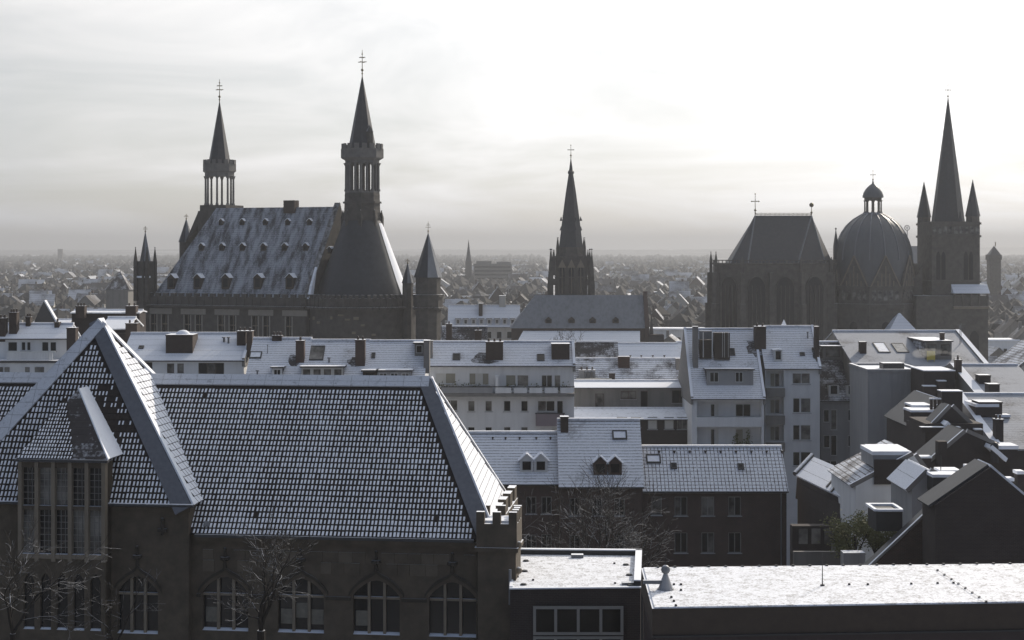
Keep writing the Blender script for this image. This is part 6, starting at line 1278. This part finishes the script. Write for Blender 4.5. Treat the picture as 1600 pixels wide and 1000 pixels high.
# ------------------------------------------------------------------ the town out to the horizon
GAPS = ((-15, 222), (238, 300), (592, 850), (918, 1118), (1418, 1440), (1526, 1615))
def seen(u): return any(a < u < b for a, b in GAPS)
wall_m = [M['plaster'], M['plaster_warm'], M['plaster_grey'], M['plaster_dim'], M['brick']]
M['roof_far'] = m_roof('far_roof_snow', (0.05, 0.045, 0.045), 0.60, 1.2, 60, 0.10, 0.10, (.6, .62, .66))
M['roof_far2'] = m_roof('far_roof_thin_snow', (0.045, 0.04, 0.04), 0.40, 1.2, 60, 0.10, 0.08, (.5, .52, .56))
far_kinds = []
rr = random.Random(21)
def far_house(mb, M_, w, d, h, rise, flat, mw, mr):
    c = lambda x, y, z: M_ @ Vector((x, y, z))
    w, d = w / 2, d / 2
    mb.mesh([c(-w, -d, 0), c(w, -d, 0), c(w, d, 0), c(-w, d, 0), c(-w, -d, h), c(w, -d, h), c(w, d, h), c(-w, d, h)], [(0, 1, 5, 4), (1, 2, 6, 5), (2, 3, 7, 6), (3, 0, 4, 7)], mw)
    if flat: mb.mesh([c(-w - .3, -d - .3, h), c(w + .3, -d - .3, h), c(w + .3, d + .3, h), c(-w - .3, d + .3, h), c(-w - .3, -d - .3, h + .5), c(w + .3, -d - .3, h + .5), c(w + .3, d + .3, h + .5), c(-w - .3, d + .3, h + .5)], [(4, 5, 6, 7), (0, 1, 5, 4), (1, 2, 6, 5), (2, 3, 7, 6), (3, 0, 4, 7)], mr)
    else:
        e = .4; mb.mesh([c(-w - e, -d - e, h - .2), c(w + e, -d - e, h - .2), c(w + e, d + e, h - .2), c(-w - e, d + e, h - .2), c(-w - e, 0, h + rise), c(w + e, 0, h + rise)], [(0, 1, 5, 4), (2, 3, 4, 5)], mr)
        mb.mesh([c(-w, -d, h), c(-w, d, h), c(-w, 0, h + rise - .2), c(w, -d, h), c(w, d, h), c(w, 0, h + rise - .2)], [(1, 0, 2), (3, 4, 5)], mw)
        mb.mesh([c(w * .4 - .5, .5, h + rise * .4), c(w * .4 + .5, .5, h + rise * .4), c(w * .4 + .5, 1.4, h + rise * .4), c(w * .4 - .5, 1.4, h + rise * .4), c(w * .4 - .5, .5, h + rise + 1.2), c(w * .4 + .5, .5, h + rise + 1.2), c(w * .4 + .5, 1.4, h + rise + 1.2), c(w * .4 - .5, 1.4, h + rise + 1.2)], [(0, 1, 5, 4), (1, 2, 6, 5), (2, 3, 7, 6), (3, 0, 4, 7), (4, 5, 6, 7)], mw)
def far_win(mb, M_, w, d, h, mi):
    c = lambda x, y, z: M_ @ Vector((x, y, z)); nx = max(2, int(w / 2.6)); nz_ = max(2, int(h / 3.2))
    for i in range(nx):
        for j in range(1, nz_):
            x = -w / 2 + w * (i + .5) / nx; z = h - 1.0 - (j - .3) * 3.0
            if z < 1: continue
            mb.mesh([c(x - .5, -d / 2 - .03, z - .7), c(x + .5, -d / 2 - .03, z - .7), c(x + .5, -d / 2 - .03, z + .7), c(x - .5, -d / 2 - .03, z + .7)], [(0, 1, 2, 3)], mi)
kinds = ['snow-roofed', 'flat-roofed', 'steep-roofed', 'thinly snowed']
proto = []
for k in range(14):
    w, d, h, rise = rr.uniform(9, 15), rr.uniform(8, 11), rr.uniform(9, 15), rr.uniform(3, 6); flat = k % 5 == 0
    if flat: w *= 1.6
    mats = [wall_m[k % 5], M['snow_clean'] if flat else M['roof_far' if k % 3 else 'roof_far2'], M['glass']]
    mb = MB(True); far_house(mb, Matrix.Identity(4), w, d, h, rise, flat, 0, 1)
    if k < 14: far_win(mb, Matrix.Identity(4), w, d, h, 2)
    me = mb.mesh_data('far_house', mats); proto.append((me, flat, w, d, h, rise, k))
spots = []
Y = 440.0
while Y < 4200:
    step = 17 + (Y - 440) * .0085
    half = Y * 0.34; x = -half
    while x < half:
        xx, yy = x + rr.uniform(-4, 4), Y + rr.uniform(-5, 5) * step / 17; u = CU + xx / yy * F
        if seen(u) and rr.random() < .78: spots.append((xx, yy, rr.uniform(-.25, .25) + (math.pi / 2 if rr.random() < .45 else 0), rr.randrange(14), rr.uniform(.85, 1.15)))
        x += step * .95
    Y += step * 1.15
spots.sort(key=lambda s: s[1])
WALLN = ['white', 'cream', 'grey', 'dim grey', 'brick']
mbr = MB(); n_far = 0
for k, (x, y, a, kd, sc) in enumerate(spots):
    me, flat, w, d, h, rise, kk = proto[kd]
    zgrade = -2.0 if y < 700 else 0.0
    if n_far < 300:
        o = bpy.data.objects.new('far_flat_block' if flat else 'far_house', me); col.objects.link(o); o.location = (x, y, zgrade); o.rotation_euler = (0, 0, a); o.scale = (1, 1, sc); n_far += 1
        tag(o, ('hazy distant %s flat-topped block with snow on its roof' if flat else 'hazy distant %s house with pitched snowy roof' if kk % 3 else 'hazy distant %s house with thinly snowed dark roof') % WALLN[kk % 5], 'building' if flat else 'house',
            'distant %s %s' % (WALLN[kk % 5], 'flat blocks' if flat else 'snowy-roofed houses' if kk % 3 else 'dark-roofed houses'))
    else:
        far_house(mbr, Matrix.Translation((x, y, 0)) @ Matrix.Rotation(a, 4, 'Z') @ Matrix.Scale(sc, 4, (0, 0, 1)), w * 1.2, d * 1.2, h, rise, flat, [0, 1, 2, 3, 4][kk % 5], 5 if flat else 6 if kk % 3 else 7)
ro = mbr.build('far_houses', wall_m + [M['snow_clean'], M['roof_far'], M['roof_far2']]); ro['kind'] = 'stuff'
# leafless woods and gardens between the far houses
M['far_tree'] = m_capped('far_bare_trees', (0.045, 0.042, 0.038), 0.85, 1.1, 0.4, 0.95, 0.3, 0.5)
mb = MB(); rt = random.Random(8)
ico = [(0, 0, 1), (.9, 0, .35), (.28, .85, .35), (-.72, .52, .35), (-.72, -.52, .35), (.28, -.85, .35), (.72, .52, -.35), (-.28, .85, -.35), (-.9, 0, -.35), (-.28, -.85, -.35), (.72, -.52, -.35)]
icf = [(0, 1, 2), (0, 2, 3), (0, 3, 4), (0, 4, 5), (0, 5, 1), (1, 6, 2), (2, 7, 3), (3, 8, 4), (4, 9, 5), (5, 10, 1), (6, 7, 2), (7, 8, 3), (8, 9, 4), (9, 10, 5), (10, 6, 1)]
n_t = 0
while n_t < 9000:
    y = 560 * math.exp(rt.random() * 2.35); u = rt.uniform(-15, 1615)
    if not seen(u): continue
    n_t += 1; x = X(u, y); r = rt.uniform(2.5, 5.0) * (1 + y / 3500); zc_ = rt.uniform(6, 13) + (y / 900)
    mb.mesh([(x + a * r * rt.uniform(.8, 1.15), y + b * r * rt.uniform(.8, 1.15), zc_ + c_ * r * rt.uniform(.75, 1.1)) for a, b, c_ in ico], icf)
wo = mb.build('far_woods', M['far_tree']); wo['kind'] = 'stuff'
# low hills on the horizon
mb = MB(); M['hill'] = m_snow('wooded_hills_snow', 0.9, 0.004, 0.42, 0.6, (0.05, 0.05, 0.05), 0.5)
nx_, ny_ = 90, 14; vs_ = []; fs = []
for j in range(ny_ + 1):
    y = 4300 + 6700 * j / ny_
    for i in range(nx_ + 1):
        x = -6500 + 13000 * i / nx_; t = min(1, j / 8)
        h = t * (34 + 10 * mnoise.noise(Vector((x * .0006, y * .0005, 1))) + 6 * mnoise.noise(Vector((x * .003, y * .002, 4))) + 6 * max(0, (x - y * .02) / 1500 if x < 1500 else 1)) + 2 * mnoise.noise(Vector((x * .01, y * .01, 7)))
        vs_.append((x, y, h - (2 if j == 0 else 0) + t * 12))
for j in range(ny_):
    for i in range(nx_): a = j * (nx_ + 1) + i; fs.append((a, a + 1, a + nx_ + 2, a + nx_ + 1))
mb.mesh(vs_, fs, 0, True); mb.build('hills', M['hill'])['kind'] = 'structure'
# ------------------------------------------------------------------ the hazy winter air
haze_mat = bpy.data.materials.new('haze_air'); haze_mat.use_nodes = True
hn_ = haze_mat.node_tree.nodes; hn_.clear()
ho_ = hn_.new('ShaderNodeOutputMaterial'); hv = hn_.new('ShaderNodeVolumePrincipled')
hv.inputs['Color'].default_value = (0.56, 0.575, 0.60, 1); hv.inputs['Density'].default_value = 0.00026; hv.inputs['Anisotropy'].default_value = 0.25
haze_mat.node_tree.links.new(hv.outputs[0], ho_.inputs['Volume'])
h = MB(); h.box(-8800, 8800, -150, 11500, -1, 140); hz = h.build('haze', haze_mat); hz['kind'] = 'stuff'
